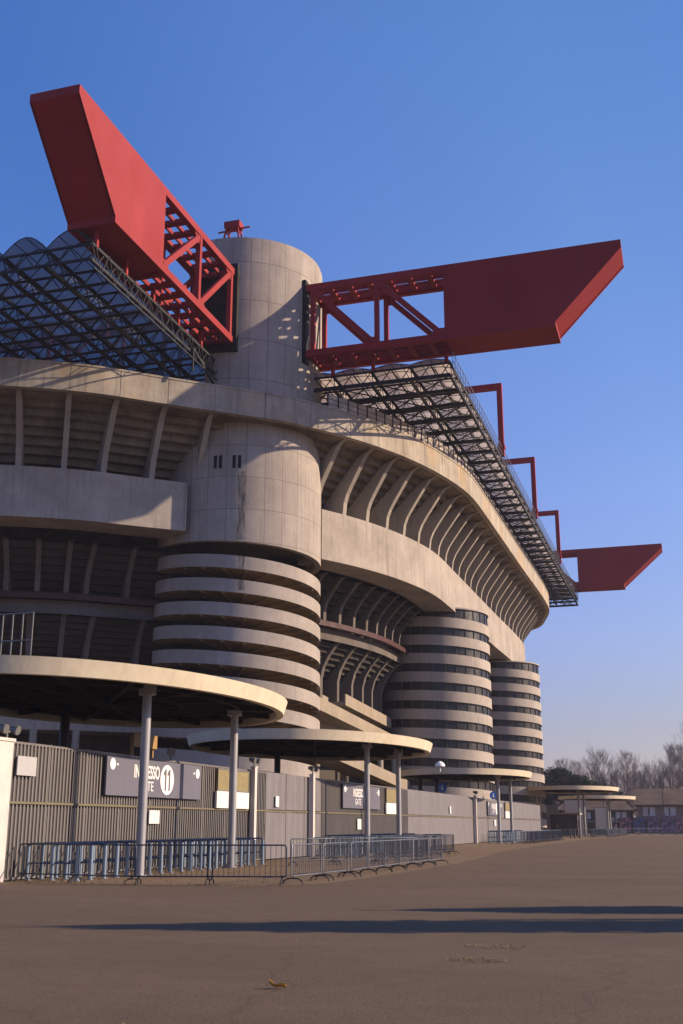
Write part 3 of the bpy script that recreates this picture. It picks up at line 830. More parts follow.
def gate_sign(y0, y1, z0, z1, label, num):
    t = thing('gate_sign', label, 'sign', (FX+.12, (y0+y1)/2, 0)); W = (y1-y0)/2
    mb = MB(); mb.box(-.03,.05, -W,W, z0,z1); mb.build('panel', M['sign'], t)
    zc = (z0+z1)/2; H = z1-z0; x = .052
    text_obj('INGRESSO', .26*2*W, .36*H, t, (x, -.225*W, zc+.17*H), M['white'])
    text_obj('GATE', .15*2*W, .26*H, t, (x, -.235*W, zc-.21*H), M['white'], .0)
    disc(t, .20*W, zc-.0*H, .42*H, x, M['white'], 'number_disc', 1.05)
    if num:
        for k in (-1, 1):      # upright bold numeral 1, with its flag
            g = MB(); u = .115*H; yc = .20*W+k*.125*H
            g.prism([(-.2*u,-.30*H),(.45*u,-.30*H),(.45*u,.30*H),(0,.30*H),(-.95*u,.20*H),(-.95*u,.11*H),(-.2*u,.17*H)], lambda p: (x+.016, yc+p[0], zc+p[1]), lambda p: (x+.03, yc+p[0], zc+p[1]))
            g.build('numeral', M['sign'], t)
    disc(t, -.90*W, zc+.30*H, .15*H, x, M['white'], 'small_disc'); arrow(t, -.83*W, zc+.30*H, .13, x, M['white'])
    disc(t, .91*W, zc+.26*H, .14*H, x, M['white'], 'small_disc'); arrow(t, .84*W, zc+.26*H, .13, x, M['white'], -1)
    return t
gate_sign(35.4, 43.3, 2.6, 3.93, 'long dark grey gate sign reading INGRESSO with 11 in a white circle', '11')
gate_sign(63.2, 71.2, 2.55, 3.9, 'dark grey gate sign on the fence behind the columns of the second canopy', None)
gate_sign(110.9, 119.0, 2.5, 3.85, 'distant dark grey gate sign beneath the middle canopy', None)
def board(y0, y1, label, sp=3.0):
    t = thing('notice_board', label, 'notice board', (FX+.1, (y0+y1)/2, 0), 0, 'two-tone notice boards on the fence'); W = (y1-y0)/2
    mb = MB(); mb.box(-.02,.05, -W,W, sp,3.95); mb.build('yellow_panel', M['yellow'], t)
    mb = MB(); mb.box(.051,.07, -W,W, sp,sp+.05); mb.box(.051,.07,-W,W,3.9,3.95); mb.box(.051,.07,-W,-W+.05,sp+.05,3.9); mb.box(.051,.07,W-.05,W,sp+.05,3.9); mb.build('frame', M['galv'], t)
    mb = MB(); mb.box(-.02,.08, -W-.1,W-.05, 2.3,sp-.004); mb.build('white_panel', M['paper'], t)
board(45.1, 48.7, 'faded yellow and white notice board right of the INGRESSO 11 sign')
board(72.9, 76.6, 'yellow and white notice board beside the second canopy column')
board(121.5, 125.2, 'far yellow and white notice board after the third gate sign')
def flat_board(name, y0, y1, z0, z1, mat, label, cat='notice'):
    mb = MB(); mb.box(FX+.08,FX+.12, y0,y1, z0,z1); return tag(mb.build(name, mat), label, cat)
flat_board('blank_sign', 30.0, 31.05, 3.05, 3.62, M['palegrey'], 'blank pale grey square plate at the left end of the fence', 'plate')
flat_board('paper_notice', 38.9, 39.75, 1.65, 2.13, M['paper'], 'white paper sheet taped on the slats below the INGRESSO 11 sign')
flat_board('paper_notice', 52.3, 52.75, 2.45, 2.95, M['paper'], 'small narrow white notice on the plain sheet panels left of the second canopy')
flat_board('paper_notice', 66.3, 67.1, 1.35, 1.95, M['paper'], 'white notice on the slats left of the column of the second canopy')
flat_board('paper_notice', 93.2, 93.7, 2.5, 3.1, M['paper'], 'tiny white notice on the sheet fence between second and middle canopies')
flat_board('paper_notice', 114.6, 115.6, 1.5, 2.1, M['paper'], 'white notice under the distant third gate sign')

def round_sign(x, y, z, r, mat, label, glyph=None, h0=0):
    t = thing('round_sign', label, 'sign', (x, y, 0), RD(-62))
    mb = MB(); mb.tube([(0,0,h0),(0,0,z+r*.3)], .045, 8); mb.build('pole', M['galv'], t)
    disc(t, 0, z, r, .05, mat, 'face')
    if glyph == 'arrow':
        mb = MB(); mb.prism([(-.06*r*2,.5*r),(.06*r*2,.5*r),(.06*r*2,-.1*r),(.35*r,-.1*r),(0,-.6*r),(-.35*r,-.1*r),(-.06*r*2,-.1*r)], lambda p: (.066, p[0], z+p[1]), lambda p: (.075, p[0], z+p[1])); mb.build('arrow', M['white'], t)
    return t
round_sign(-22.0, 102.0, 4.85, .42, M['bluesign'], 'round blue sign with white arrow above the fence before the middle canopy', 'arrow')
round_sign(-21.2, 124.5, 4.7, .42, M['bluesign'], 'round blue sign with arrow seen between the columns of the middle canopy', 'arrow')
round_sign(-22.4, 46.6, 4.75, .2, M['palegrey'], 'small round pale sign above the fence beneath the first canopy')
mb = MB(); mb.box(-24.0,-23.9, 45.9,48.2, 5.0,5.6)
mb.box(-24.15,-24.02, 46.0,46.1, 0,5.5); mb.box(-24.15,-24.02, 48.0,48.1, 0,5.5)
tag(mb.build('ochre_board', M['orange']), 'ochre rectangular board raised behind the fence under the first canopy', 'board')
mb = MB()     # white lamp dome against the dark tower
mb.tube([(0,0,6.3),(0,0,6.9)], .06, 8); mb.tube([(0,0,6.75),(0,0,6.95),(0,0,7.12),(0,0,7.2)], [.45,.4,.22,.03], 16)
tag(mb.build('dome_lamp', M['white'], loc=(-20.9,96.3,-.3), auto=40), 'white half-dome lamp against the banded window tower, above the middle canopy', 'lamp')

# ------------------------------------------------------------------ queue rails (blue tubes) at the turnstiles
def make_queue():
    t = thing('queue_rail', 'x', 'queue rail', (0,0,0))
    for x, r in ((0, .062), (-.85, .055), (-1.7, .05)):
        mb = MB(); mb.tube([(x,0,0),(x,0,1.0)], r, 12); mb.tube([(x,0,0),(x,0,.03)], .11, 12); mb.build('upright', M['bluepost'], t, auto=40)
    mb = MB(); mb.tube([(.0,0,.98),(-.1,0,1.06),(-1.65,0,1.06),(-1.75,0,.98)], .032, 8); mb.tube([(0,0,.5),(-1.7,0,.5)], .022, 8); mb.build('handrail', M['bluerail'], t, auto=40)
    return t
q0 = make_queue(); first = True
gl = 'blue queue rails in front of the turnstiles'
def queue_row(x, ys, label, grp):
    global first
    for y in ys:
        if first: q0.location = (x, y, 0); q0['label'] = label; q0['group'] = grp; first = False
        else: dup(q0, (x+random.uniform(-.05,.05), y, 0), rz=random.uniform(-.03,.03), label=label, group=grp)
queue_row(-17.75, [30.9+.8*k for k in range(20)], 'blue tube queue rail in the row below the INGRESSO 11 sign', 'blue queue rails below the INGRESSO 11 sign')
queue_row(-17.6, [59.5+.8*k for k in range(18)], 'blue tube queue rail in the row behind the second canopy columns', 'blue queue rails under the second canopy')
queue_row(-17.3, [108+1.0*k for k in range(12)], 'blue tube queue rail in the far row under the middle canopy', 'blue queue rails under the middle canopy')

# ------------------------------------------------------------------ crowd barriers
def make_barrier(mat, L=2.2, arched=True):
    t = thing('crowd_barrier', 'x', 'barrier', (0,0,0))
    mb = MB(); z0, z1 = .22, 1.06
    mb.tube([(0,0,z0),(0,0,z1-.08),(0.02,0,z1-.02),(.08,0,z1),(L-.08,0,z1),(L-.02,0,z1-.02),(L,0,z1-.08),(L,0,z0)], .021, 8)
    mb.tube([(0,0,z0),(L,0,z0)], .019, 8)
    n = 15
    for k in range(1, n): mb.tube([(L*k/n,0,z0),(L*k/n,0,z1)], .0085, 5, False)
    mb.build('frame', mat, t, auto=40)
    for x in (.12, L-.12):
        f = MB(); f.tube([(x,-.30,.0),(x,-.27,.09),(x,-.16,.15),(x,0,.16),(x,.16,.15),(x,.27,.09),(x,.30,.0)], .02, 7); f.tube([(x,0,.15),(x,0,.25)], .024, 7)
        f.build('foot', M['rubber'], t, auto=40)
    return t
protoA = make_barrier(M['barrier']); protoB = make_barrier(M['barrierdark'])
usedp = {id(protoA): False, id(protoB): False}
def chain(proto, pts, label, grp, L=2.2, gap=.06):
    pts = [Vector((*p, 0)) for p in pts]; k = 0
    for i in range(len(pts)-1):
        a, b = pts[i], pts[i+1]; d = b-a; n = max(1, round(d.length/(L+gap))); u = d.normalized()
        for j in range(n):
            p = a+d*(j/n); rz = atan2(u.y, u.x)+random.uniform(-.04, .04)
            if not usedp[id(proto)]:
                proto.location = p; proto.rotation_euler = (0,0,rz); proto['label'] = label; proto['group'] = grp; usedp[id(proto)] = True
            else: dup(proto, p, rz, label, group=grp)
chain(protoB, [(-19.4,30.35),(-15.2,29.6),(-11.2,30.6)], 'dark steel crowd barrier in the near row across the left end of the fence', 'crowd barriers in the near row')
chain(protoA, [(-11.05,31.0),(-10.8,36),(-10.85,42),(-10.6,49.0)], 'pale steel crowd barrier in the front line running away right of the first canopy', 'crowd barriers in the front line')
chain(protoB, [(-15.9,44.5),(-11.9,49.5),(-11.8,52)], 'dark crowd barrier behind the front line of pale barriers', 'dark crowd barriers behind the front line')
chain(protoB, [(-16.6,49.5),(-15.8,58),(-15.6,72)], 'dark crowd barrier around the columns of the second canopy', 'dark crowd barriers around the second canopy')
chain(protoB, [(-13.8,50.5),(-13.7,66),(-17,68)], 'dark crowd barrier in the inner row beside the second canopy', 'dark crowd barriers in the inner row')
chain(protoB, [(-17.6,100),(-14.4,101),(-14.4,128)], 'dark crowd barrier in the far row under the middle canopy', 'crowd barriers under the middle canopy')
chain(protoA, [(-15.4,104),(-15.3,124)], 'steel crowd barrier behind the far row under the middle canopy', 'steel barriers under the middle canopy')
chain(protoB, [(-16.8,130),(-15.6,136)], 'dark crowd barrier pair past the middle canopy', 'barrier pair past the middle canopy')
chain(protoA, [(-17.5,158),(-12,161),(-11.5,196),(-6,200),(18,205)], 'distant crowd barrier in the line toward the market building', 'distant crowd barriers')
chain(protoB, [(-19,160),(-14.5,163),(-14.2,190)], 'distant dark crowd barrier under the fourth canopy', 'distant dark barriers')

# bollards and bins by the far canopy
bo = MB(); bo.tube([(0,0,0),(0,0,.95)], .09, 10); bo.tube([(0,0,.95),(0,0,1.0)], [.09,.03], 10)
b0 = tag(bo.build('bollard', M['plasterdark'], loc=(-15.1,143.5,0), auto=40), 'dark bollard in the group of three past the end of the fence', 'bollard', 'three dark bollards')
dup(b0, (-14.6,143.2,0)); dup(b0, (-14.1,144.4,0))

# ------------------------------------------------------------------ far gates and kiosk after the fence
def gate_leaf(x0, x1, y, h, label, mat):
    t = thing('metal_gate', label, 'gate', ((x0+x1)/2, y, 0)); W = (x1-x0)/2
    mb = MB(); n = 8
    for k in range(n): mb.box(-W+2*W*k/n+.01, -W+2*W*(k+1)/n-.01, -.03-.02*(k % 2), .03, .15, h)
    mb.build('leaf', mat, t)
    mb = MB(); mb.box(-W-.1,-W, -.07,.07, 0,h+.1); mb.box(W,W+.1, -.07,.07, 0,h+.1); mb.box(-W,W, -.06,.0, h,h+.1); mb.build('frame', M['galv'], t)
gate_leaf(-20.3, -17.0, 186, 5.4, 'pale sheet metal gate panel left of the fourth canopy columns', M['whitepost'])
gate_leaf(-15.9, -14.2, 190, 4.3, 'narrow pale gate panel right of the fourth canopy columns', M['whitepost'])
gate_leaf(-26.5, -21.2, 184, 4.6, 'grey gate panel behind the far end of the fence', M['sheet'])
kt = thing('kiosk', 'dark ticket kiosk with flat roof behind the fourth canopy', 'kiosk', (-19.2, 176, 0))
mb = MB(); mb.box(-2,2,-2.2,2.2,0,3.1); mb.build('wall', M['plasterdark'], kt)
mb = MB(); mb.box(-2.3,2.3,-2.6,2.6,3.1,3.35); mb.build('roof', M['conc'], kt)
mb = MB(); mb.box(2.004,2.05,-1.4,1.4,1.1,2.3); mb.box(-1.2,1.4,-2.25,-2.204,1.1,2.3); mb.build('window', M['glass'], kt)

# ------------------------------------------------------------------ market buildings behind
def house(x0, x1, y0, y1, eave, ridge, label, hip=3.0, nwin=5, walls='plaster', name='market_building'):
    t = thing(name, label, 'building', ((x0+x1)/2, (y0+y1)/2, 0)); W = (x1-x0)/2; H = (y1-y0)/2
    mb = MB(); mb.box(-W,W,-H,H,0,eave); mb.build('wall', M[walls], t)
    mb = MB(); o = .9
    a = [(-W-o,-H-o,eave-.25),(W+o,-H-o,eave-.25),(W+o,H+o,eave-.25),(-W-o,H+o,eave-.25),(-W+hip,0,ridge),(W-hip,0,ridge)]
    a2 = [(v[0],v[1],v[2]+.18) for v in a]
    mb.add(a2, [(0,1,5,4),(1,2,5),(2,3,4,5),(3,0,4)]); mb.add(a[:4]+a2[:4], [(3,2,1,0),(0,1,5,4),(1,2,6,5),(2,3,7,6),(3,0,4,7)])
    rf = mb.build('roof', M['roof_tile'], t)
    mb = MB(); mb.box(-.4,.4,-.4,.4,ridge-.8,ridge+1.0); c = mb.build('chimney', M['plaster'], rf, loc=(W*.4, 0, 0))
    for k in range(nwin):
        x = -W+2*W*(k+.5)/nwin; ww = 2*W/nwin*.3
        mb = MB(); mb.box(x-ww,x+ww,-H-.06,-H-.004,eave*.60,eave*.90); wf = mb.build('window', M['shutter'], t)
        mb = MB(); mb.box(x-ww*.12,x+ww*.12,-H-.10,-H-.064,eave*.62,eave*.88); mb.build('pane', M['glass'], wf)
        mb = MB(); mb.box(x-ww*1.3,x+ww*1.25,-H-.05,-H-.003,.1,eave*.42); mb.build('shopfront', [M['plasterdark'], M['shutter'], M['bluepost'], M['darkred']][random.choice([0, 0, 1, 2, 3])], t)
    mb = MB(); mb.box(-W-.3,W+.3,-H-1.4,-H-.002,eave*.47,eave*.53)
    mb.build('balcony', M['plaster'], t)
    mb = MB()
    for k in range(nwin*2+1):
        x = -W-.2+(2*W+.4)*k/(nwin*2); mb.box(x-.09,x+.09,-H-1.35,-H-1.17,0,eave*.468)
    mb.build('balcony_posts', M['plasterdark'], t)
    return t
house(-11.4, 24, 238, 250, 5.6, 8.6, 'two-storey brown tiled market building with white shutters at the right edge', -.85, 9)
house(-27.0, -13.0, 236, 247, 4.6, 7.4, 'low dark tiled building behind the farthest canopies', 3.0, 4, 'plasterdark')
house(-44, -30, 240, 252, 4.6, 7.0, 'low tiled house hidden mostly behind the striped towers', 3.0, 4)
# painted hoardings in front of the market (plain colour blocks)
hcols = [('hoarding_violet', (.30,.18,.32)), ('hoarding_pink', (.50,.20,.24)), ('hoarding_blue', (.10,.15,.36)), ('hoarding_cream', (.55,.46,.40))]
hm = []
for nme, c in hcols:
    m, nt, bs = new_mat(nme); tc = nt.nodes.new('ShaderNodeTexCoord').outputs['Object']
    n = noise(nt, mapping(nt, tc, (1.2, 1, 1.0)), 1.4, 3, .7)
    nt.links.new(mixc(nt, c, (.09,.08,.11), ramp(nt, n, [(.45, 0), (.52, 1)])), bs.inputs['Base Color']); hm.append(m)
hl = ['violet painted hoarding in front of the market buildings', 'pink and red painted hoarding in front of the market building', 'blue painted hoarding beside the pink one', 'cream painted hoarding by the far barriers',
      'second violet hoarding farther right before the market', 'reddish hoarding close to the right edge', 'dark blue hoarding at the right edge']
for k in range(7):
    x = -15.8+k*2.5; mb = MB(); mb.box(-1.05,1.05,-.04,.04,.35,3.0); mb.box(-.95,-.85,.045,.12,0,2.9); mb.box(.85,.95,.045,.12,0,2.9)
    tag(mb.build('hoarding', hm[[3,1,2,0,0,1,2][k]], loc=(x, 222+k*.3, 0)), hl[[3,1,2,0,4,5,6][k]], 'hoarding', 'painted hoardings before the market')
# street lamp poles among the market
for k, (x, y, h, lb) in enumerate(((-6.2, 226, 8.5, 'dark street lamp pole in front of the market building'), (-17.6, 231, 7.5, 'thin street lamp pole between the low dark building and the market building'))):
    t = thing('street_lamp', lb, 'street lamp', (x, y, 0))
    mb = MB(); mb.tube([(0,0,0),(0,0,h*.95),(.3,0,h)], [.11,.07,.05], 8); mb.build('pole', M['steel'], t)
    mb = MB(); mb.box(.2,1.0,-.15,.15,h-.06,h+.06); mb.build('lamp_head', M['steel'], t)

# ------------------------------------------------------------------ bare trees
def bare_tree_mesh(seed, h, spread, n1=46):
    rnd = random.Random(seed); tr = MB(); tw = MB()
    lean = Vector((rnd.uniform(-.04,.04), rnd.uniform(-.04,.04), 1))
    top = lean*h
    tp = [lean*(h*t)+Vector((rnd.uniform(-.15,.15), rnd.uniform(-.15,.15), 0))*t*2 for t in (0,.15,.35,.55,.75,.92)]
    tr.tube(tp, [.34,.27,.2,.13,.07,.03], 6)
    def twig(p, d, L, depth, r):
        q = p
        pts = [p]
        for i in range(3):
            d = (d+Vector((rnd.uniform(-.25,.25), rnd.uniform(-.25,.25), rnd.uniform(-.05,.22)))).normalized()
            q = q+d*L/3; pts.append(q)
        (tr if depth == 0 else tw).tube(pts, [r*1.15, r, r*.8, r*.5], 3 if depth else 4, False)
        if depth < 3:
            n = (9, 7, 6)[depth]
            for k in range(n):
                t = rnd.uniform(.2, 1); b = p.lerp(q, t)
                ax = Vector((rnd.uniform(-1,1), rnd.uniform(-1,1), rnd.uniform(-.2,.9))).normalized()
                dd = (d*.75+ax*.65).normalized()
                twig(b, dd, L*rnd.uniform(.38,.58), depth+1, r*.45)
    for k in range(n1):
        t = .14+.84*(k/n1)**.9; base = lean*(h*t)
        a = k*2.4+rnd.uniform(-.4,.4); up = .75+.7*t
        d = Vector((cos(a), sin(a), up)).normalized()
        prof = sin(pi*min(1, (t*.85+.17)))**.7
        L = 1.2*spread*prof*rnd.uniform(.75, 1.15)+.8
        twig(base, d, L, 0, .07*(1.2-t))
    return tr, tw
def bare_tree(proto, loc, rz, sc, label):
    c = dup(proto, loc, rz, label); c.scale = (sc, sc, sc); return c
protos = []
for sd, h, sp, n1 in ((1, 21, 5.2, 40), (2, 19, 4.2, 38), (5, 17, 4.6, 34)):
    t = thing('bare_tree', 'x', 'tree', (0,0,0), 0, 'leafless trees behind the market')
    a, b = bare_tree_mesh(sd, h, sp, n1); a.build('trunk', M['bark'], t, fix=False); b.build('crown', M['twig'], t, fix=False); protos.append(t)
tlabels = ['tallest leafless tree at the right edge behind the market building', 'round leafless tree left of the tallest one', 'slim leafless tree behind the market roof ridge', 'leafless tree with a rounded reddish top in the middle of the row',
 'leafless tree right of the evergreen', 'low leafless tree rising just over the evergreen', 'leafless tree close to the striped far tower', 'second tall leafless tree at the right edge', 'slender leafless tree in the gap before the tallest ones',
 'leafless tree partly behind the rounded reddish one', 'leafless tree far back over the low dark building', 'thin leafless tree at the left of the row']
tpos = [(2.5,268,1.10,0),(-5.5,272,.98,1),(-9.5,262,.80,2),(-21,266,.98,2),(-27,268,.80,1),(-33,264,.72,2),(-38,270,.74,1),(8.5,262,1.15,0),(-2.5,282,1.0,1),(-16,276,.92,1),(-12.5,285,.78,2),(-30.5,280,.86,1)]
for k, (x, y, sc, pi_) in enumerate(tpos):
    pr = protos[pi_]
    if pr.location.length < .1: pr.location = (x,y,0); pr.scale = (sc,)*3; pr['label'] = tlabels[k]
    else: bare_tree(pr, (x,y,0), k*1.3, sc, tlabels[k])
# a softer mass of bare wood farther behind
wd = MB(); rnd = random.Random(11)
for k in range(120):
    x = rnd.uniform(-75, 70); y = rnd.uniform(300, 345); h = rnd.uniform(9, 16)
    wd.tube([(x,y,0),(x+rnd.uniform(-.4,.4),y,h)], [.25,.05], 4, False)
    for j in range(90):
        t = rnd.uniform(.2, .97); b = Vector((x, y, h*t)); a = rnd.uniform(0, 6.3); L = (1.15-t)*rnd.uniform(1.5, 4.2)+.5
        e = b+Vector((cos(a)*L*.6, sin(a)*L*.6, L*.9)); wd.tube([b, e], [.05,.015], 3, False)
        for q in range(2):
            f = b.lerp(e, rnd.uniform(.3,1)); wd.tube([f, f+Vector((rnd.uniform(-1,1), rnd.uniform(-1,1), rnd.uniform(.2,1.3)))], [.025,.01], 3, False)
tag(wd.build('bare_wood', M['twig'], fix=False), 'far belt of leafless woodland on the horizon', 'woodland', kind='stuff')

# evergreen
def leafy(name, label, cat, loc, blobs, mat, nleaf, ls, trunk_h, trunk_r, seed, group=None, cards=True):
    rnd = random.Random(seed); t = thing(name, label, cat, loc, 0, group)
    mb = MB(); mb.tube([(0,0,0),(.1,0,trunk_h*.5),(0,.1,trunk_h)], [trunk_r,trunk_r*.75,trunk_r*.4], 8)
    for (bx_, by_, bz, rx, ry, rz) in blobs:
        mb.tube([(0,0,trunk_h*.45),(bx_*.5,by_*.5,(trunk_h*.5+bz)/2),(bx_,by_,bz)], [trunk_r*.4,trunk_r*.25,.03], 5)
    mb.build('trunk', M['bark'], t)
    lf = MB(); tot = sum((b[3]*b[4]*b[5])**(2/3) for b in blobs)
    for b in blobs:
        for k in range(int(nleaf*(b[3]*b[4]*b[5])**(2/3)/tot)):
            u = Vector((rnd.gauss(0,1), rnd.gauss(0,1), rnd.gauss(0,1))).normalized()*rnd.uniform(.55,1.05)
            c = Vector((b[0]+u.x*b[3], b[1]+u.y*b[4], b[2]+u.z*b[5]))
            a = Vector((rnd.gauss(0,1), rnd.gauss(0,1), rnd.gauss(0,.6))).normalized()*ls*rnd.uniform(.5,1.3); bb = a.cross(Vector((rnd.gauss(0,1), rnd.gauss(0,1), rnd.gauss(0,1)))).normalized()*ls*.45
            lf.add([c-a, c+bb, c+a, c-bb], [(0,1,2,3)])
    lf.build('crown', mat, t, fix=False); return t
rr = random.Random(3)
bl = []
for k in range(26):
    x = -7+k*.62+rr.uniform(-.5,.5); topz = 14.2-abs(x+4.5)*.42 if x > -4.5 else 13.5-abs(x+4.5)*1.5
    for zz in (topz-1.2, topz-3.3, topz-5.2):
        if zz > 3: bl.append((x, rr.uniform(-2.2,2.2), zz+rr.uniform(-.4,.4), rr.uniform(1.1,1.9), rr.uniform(1.2,2), rr.uniform(.8,1.3)))
leafy('evergreen_tree', 'broad dark green evergreen tree above the farthest canopies', 'tree', (-24.5, 246, 0), bl, M['needle'], 26000, .26, 10, .5, 4)
hb = [(-9+k*.9, rr.uniform(-.4,.4), 1.0+rr.uniform(-.2,.3), .8, .7, 1.0) for k in range(20)]
leafy('hedge', 'brownish clipped hedge in front of the low dark building', 'hedge', (-24, 229, 0), hb, M['shrub'], 9000, .14, 1.0, .06, 9)

# slim cypresses outside the right of the picture; their long shadows cross the asphalt
def cypress(loc, h, r, label, seed):
    bl = []
    n = 14
    for k in range(n):
        t = k/(n-1); q = max(.06, r*min(1, ((1-t)/.26)**.8)*(.75+.25*t)); bl.append((0, 0, h*(.08+.9*t), q, q, h/n*.9))
    return leafy('cypress_tree', label, 'tree', loc, bl, M['needle'], 9000, .16, h*.8, .18, seed, 'cypresses beside the car park')
SUN_AZ, SUN_EL = RD(18), RD(24)
def caster(tipx, tipy, h):      # foot of a tree of height h whose shadow ends at the tip
    L = h/math.tan(SUN_EL); return (tipx+L*cos(SUN_AZ), tipy+L*sin(SUN_AZ), 0)
cypress(caster(-10.6, 17.0, 9.5), 9.5, 1.3, 'slim dark cypress beside the car park, nearest of the row', 31)
cypress(caster(-6.0, 22.3, 8.0), 8.0, 1.15, 'second slim dark cypress beside the car park', 32)
cypress(caster(-3.2, 20.8, 11.5), 11.5, .28, 'very thin young cypress beside the car park', 33)
cypress(caster(2.0, 20.6, 9.5), 9.5, .5, 'small cypress farthest along the row beside the car park', 34)

# ------------------------------------------------------------------ ground details
def litter(cx, cy, rx, ry, n, seed, name='leaf_litter'):
    rnd = random.Random(seed); mb = MB()
    for k in range(n):
        a = rnd.uniform(0, 6.3); q = rnd.random()**.5; x = cx+cos(a)*q*rx; y = cy+sin(a)*q*ry; s_ = rnd.uniform(.012,.035); th = rnd.uniform(0, 3.1)
        u = Vector((cos(th), sin(th), rnd.uniform(-.3,.4)))*s_; w = Vector((-sin(th), cos(th), rnd.uniform(-.3,.3)))*s_*.5; c = Vector((x, y, .012+rnd.uniform(0,.006)))
        mb.add([c-u, c+w, c+u, c-w], [(0,1,2,3)])
    return mb.build(name, M['litter'], fix=False)
tag(litter(-2.8, 16.15, .42, .2, 110, 1), 'patch of dry leaf litter on the asphalt just below the long shadow', 'leaf litter', kind='stuff')
tag(litter(-2.75, 14.45, .38, .2, 110, 2), 'nearer patch of dry leaf litter on the asphalt', 'leaf litter', kind='stuff')
lt = MB(); rnd = random.Random(21)
for k in range(6500):
    y = 29+rnd.random()**1.3*60; x = rnd.uniform(-19.5, -11.2); s_ = rnd.uniform(.02,.055); th = rnd.uniform(0,3.1)
    if rnd.random() < .5: x = -19.4+abs(rnd.gauss(0, 1.3))
    u = Vector((cos(th), sin(th), rnd.uniform(-.3,.4)))*s_; w = Vector((-sin(th), cos(th), rnd.uniform(-.3,.3)))*s_*.5; c = Vector((x, y, .025))
    lt.add([c-u, c+w, c+u, c-w], [(0,1,2,3)])
tag(lt.build('fallen_leaves', M['litter'], fix=False), 'fallen dry leaves scattered on the paving along the fence', 'fallen leaves', kind='stuff')
sc = MB(); rnd = random.Random(77)
for k in range(260):
    y = rnd.uniform(7, 34); x = -y*rnd.uniform(-.02, .62); s_ = rnd.uniform(.012,.03); th = rnd.uniform(0,3.1)
    u = Vector((cos(th), sin(th), rnd.uniform(-.3,.4)))*s_; w_ = Vector((-sin(th), cos(th), rnd.uniform(-.3,.3)))*s_*.5; c = Vector((x, y, .018))
    sc.add([c-u, c+w_, c+u, c-w_], [(0,1,2,3)])
tag(sc.build('scattered_leaves', M['litter'], fix=False), 'tiny dry leaf scraps scattered thinly over the asphalt', 'leaf scraps', kind='stuff')
# the single curled leaf in the foreground
mb = MB(); secs = []
for i in range(9):
    t = i/8; w = .055*sin(pi*min(1,t*.9+.08))**.8; z = .012+.05*t*t+.012*sin(t*7)
    x = -.11+.22*t
    secs.append([(x, -w, z+.035+.01*sin(i)), (x, -w*.5, z+.008), (x, 0, z), (x, w*.5, z+.010), (x, w, z+.04)])
mb.sweep(secs, False); mb.tube([(.11,0,.05),(.15,.01,.05),(.19,.03,.045)], .003, 5)
o = mb.build('fallen_leaf', M['leaf'], loc=(-4.22, 11.47, 0), fix=False); o.rotation_euler = (0,0,RD(200)); o.scale = (.8,.8,.8); tag(o, 'single curled orange brown leaf lying on the asphalt in the foreground', 'leaf')

# ------------------------------------------------------------------ haze
hz = MB(); hz.box(-420,420,-60,620,-1,56)
o = hz.build('haze', D.materials.new('haze')); m = o.data.materials[0]; m.use_nodes = True; nt = m.node_tree
for n in list(nt.nodes):
    if n.type != 'OUTPUT_MATERIAL': nt.nodes.remove(n)
pv = nt.nodes.new('ShaderNodeVolumePrincipled'); pv.inputs['Color'].default_value = (.78, .78, .95, 1); pv.inputs['Density'].default_value = HAZE = .0002
pv.inputs['Anisotropy'].default_value = .0
nt.links.new(pv.outputs[0], [n for n in nt.nodes if n.type == 'OUTPUT_MATERIAL'][0].inputs['Volume'])
tag(o, kind='stuff')

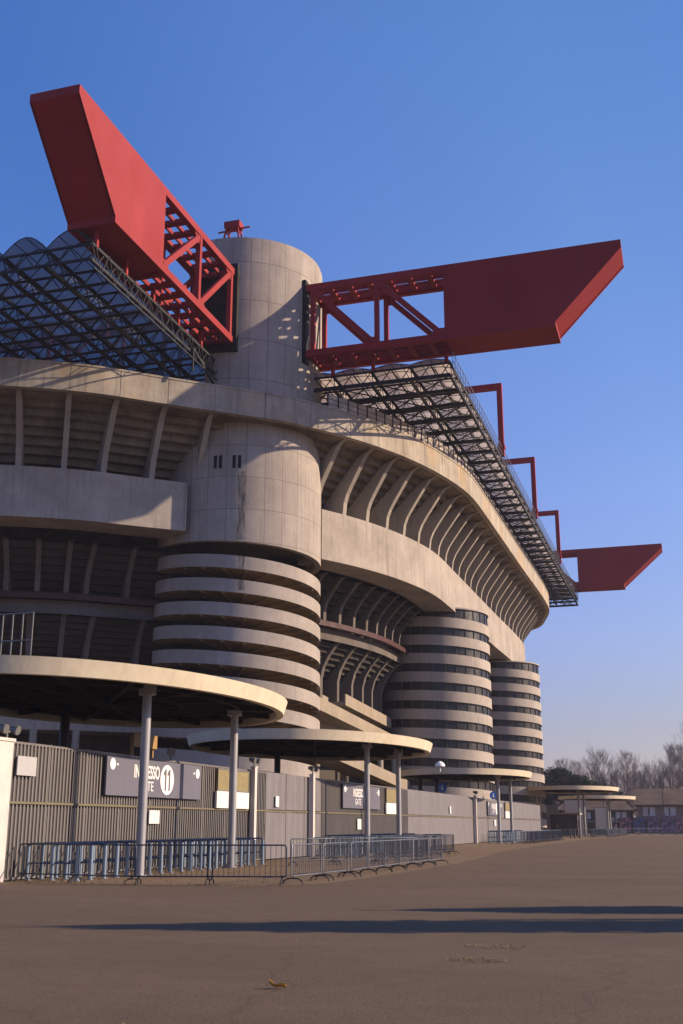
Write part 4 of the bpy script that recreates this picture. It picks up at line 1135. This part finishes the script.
# ------------------------------------------------------------------ light
w = D.worlds.new('World'); S.world = w; w.use_nodes = True; nt = w.node_tree
sky = nt.nodes.new('ShaderNodeTexSky'); sky.sky_type = 'NISHITA'; sky.sun_disc = False
sky.sun_elevation = SUN_EL; sky.sun_rotation = RD(90)-SUN_AZ
sky.altitude = 100; sky.air_density = 1.0; sky.dust_density = .4; sky.ozone_density = 4.0
bg = nt.nodes['Background']; bg.inputs['Strength'].default_value = .172
geo = nt.nodes.new('ShaderNodeTexCoord'); sx = nt.nodes.new('ShaderNodeSeparateXYZ'); nt.links.new(geo.outputs['Generated'], sx.inputs[0])
tint = ramp(nt, sx.outputs[2], [(0.0, (.50, .35, .38)), (.08, (.56, .42, .45)), (.16, (.66, .54, .64)), (.28, (.70, .64, .80)), (.62, (.60, .76, 1.0))])
dt = nt.nodes.new('ShaderNodeVectorMath'); dt.operation = 'DOT_PRODUCT'; nt.links.new(geo.outputs['Generated'], dt.inputs[0])
dt.inputs[1].default_value = (cos(SUN_EL)*cos(SUN_AZ), cos(SUN_EL)*sin(SUN_AZ), sin(SUN_EL))
glow = ramp(nt, dt.outputs['Value'], [(0.0, (.62, .74, .86)), (.2, (.95, .92, .96)), (.4, (1.0, .97, .92)), (.6, (.8, .8, .8))])
nt.links.new(mixc(nt, mixc(nt, sky.outputs[0], tint, 1.0, 'MULTIPLY'), glow, 1.0, 'MULTIPLY'), bg.inputs['Color'])
sd = D.lights.new('sun', 'SUN'); sd.energy = 4.7; sd.angle = RD(.5); sd.color = (1, .77, .54)
so = D.objects.new('sun', sd); C.objects.link(so)
sv = Vector((cos(SUN_EL)*cos(SUN_AZ), cos(SUN_EL)*sin(SUN_AZ), sin(SUN_EL)))
so.rotation_euler = sv.to_track_quat('Z', 'Y').to_euler(); so.location = (60, 0, 40)

# ------------------------------------------------------------------ camera
cd = D.cameras.new('camera'); co = D.objects.new('camera', cd); C.objects.link(co)
co.location = (0, 0, 1.6); co.rotation_euler = (RD(90+15.67), 0, RD(17.17))
cd.sensor_fit = 'VERTICAL'; cd.sensor_height = 36; cd.lens = 36*1116/1024; cd.clip_end = 8000; cd.clip_start = .05
S.camera = co
S.render.engine = 'CYCLES'
vs = S.view_settings; vs.view_transform = 'Standard'; vs.look = 'None'; vs.exposure = .6; vs.gamma = 1; vs.use_curve_mapping = False
S.cycles.diffuse_bounces = 2; S.cycles.max_bounces = 6; S.cycles.volume_bounces = 0; S.cycles.transparent_max_bounces = 12
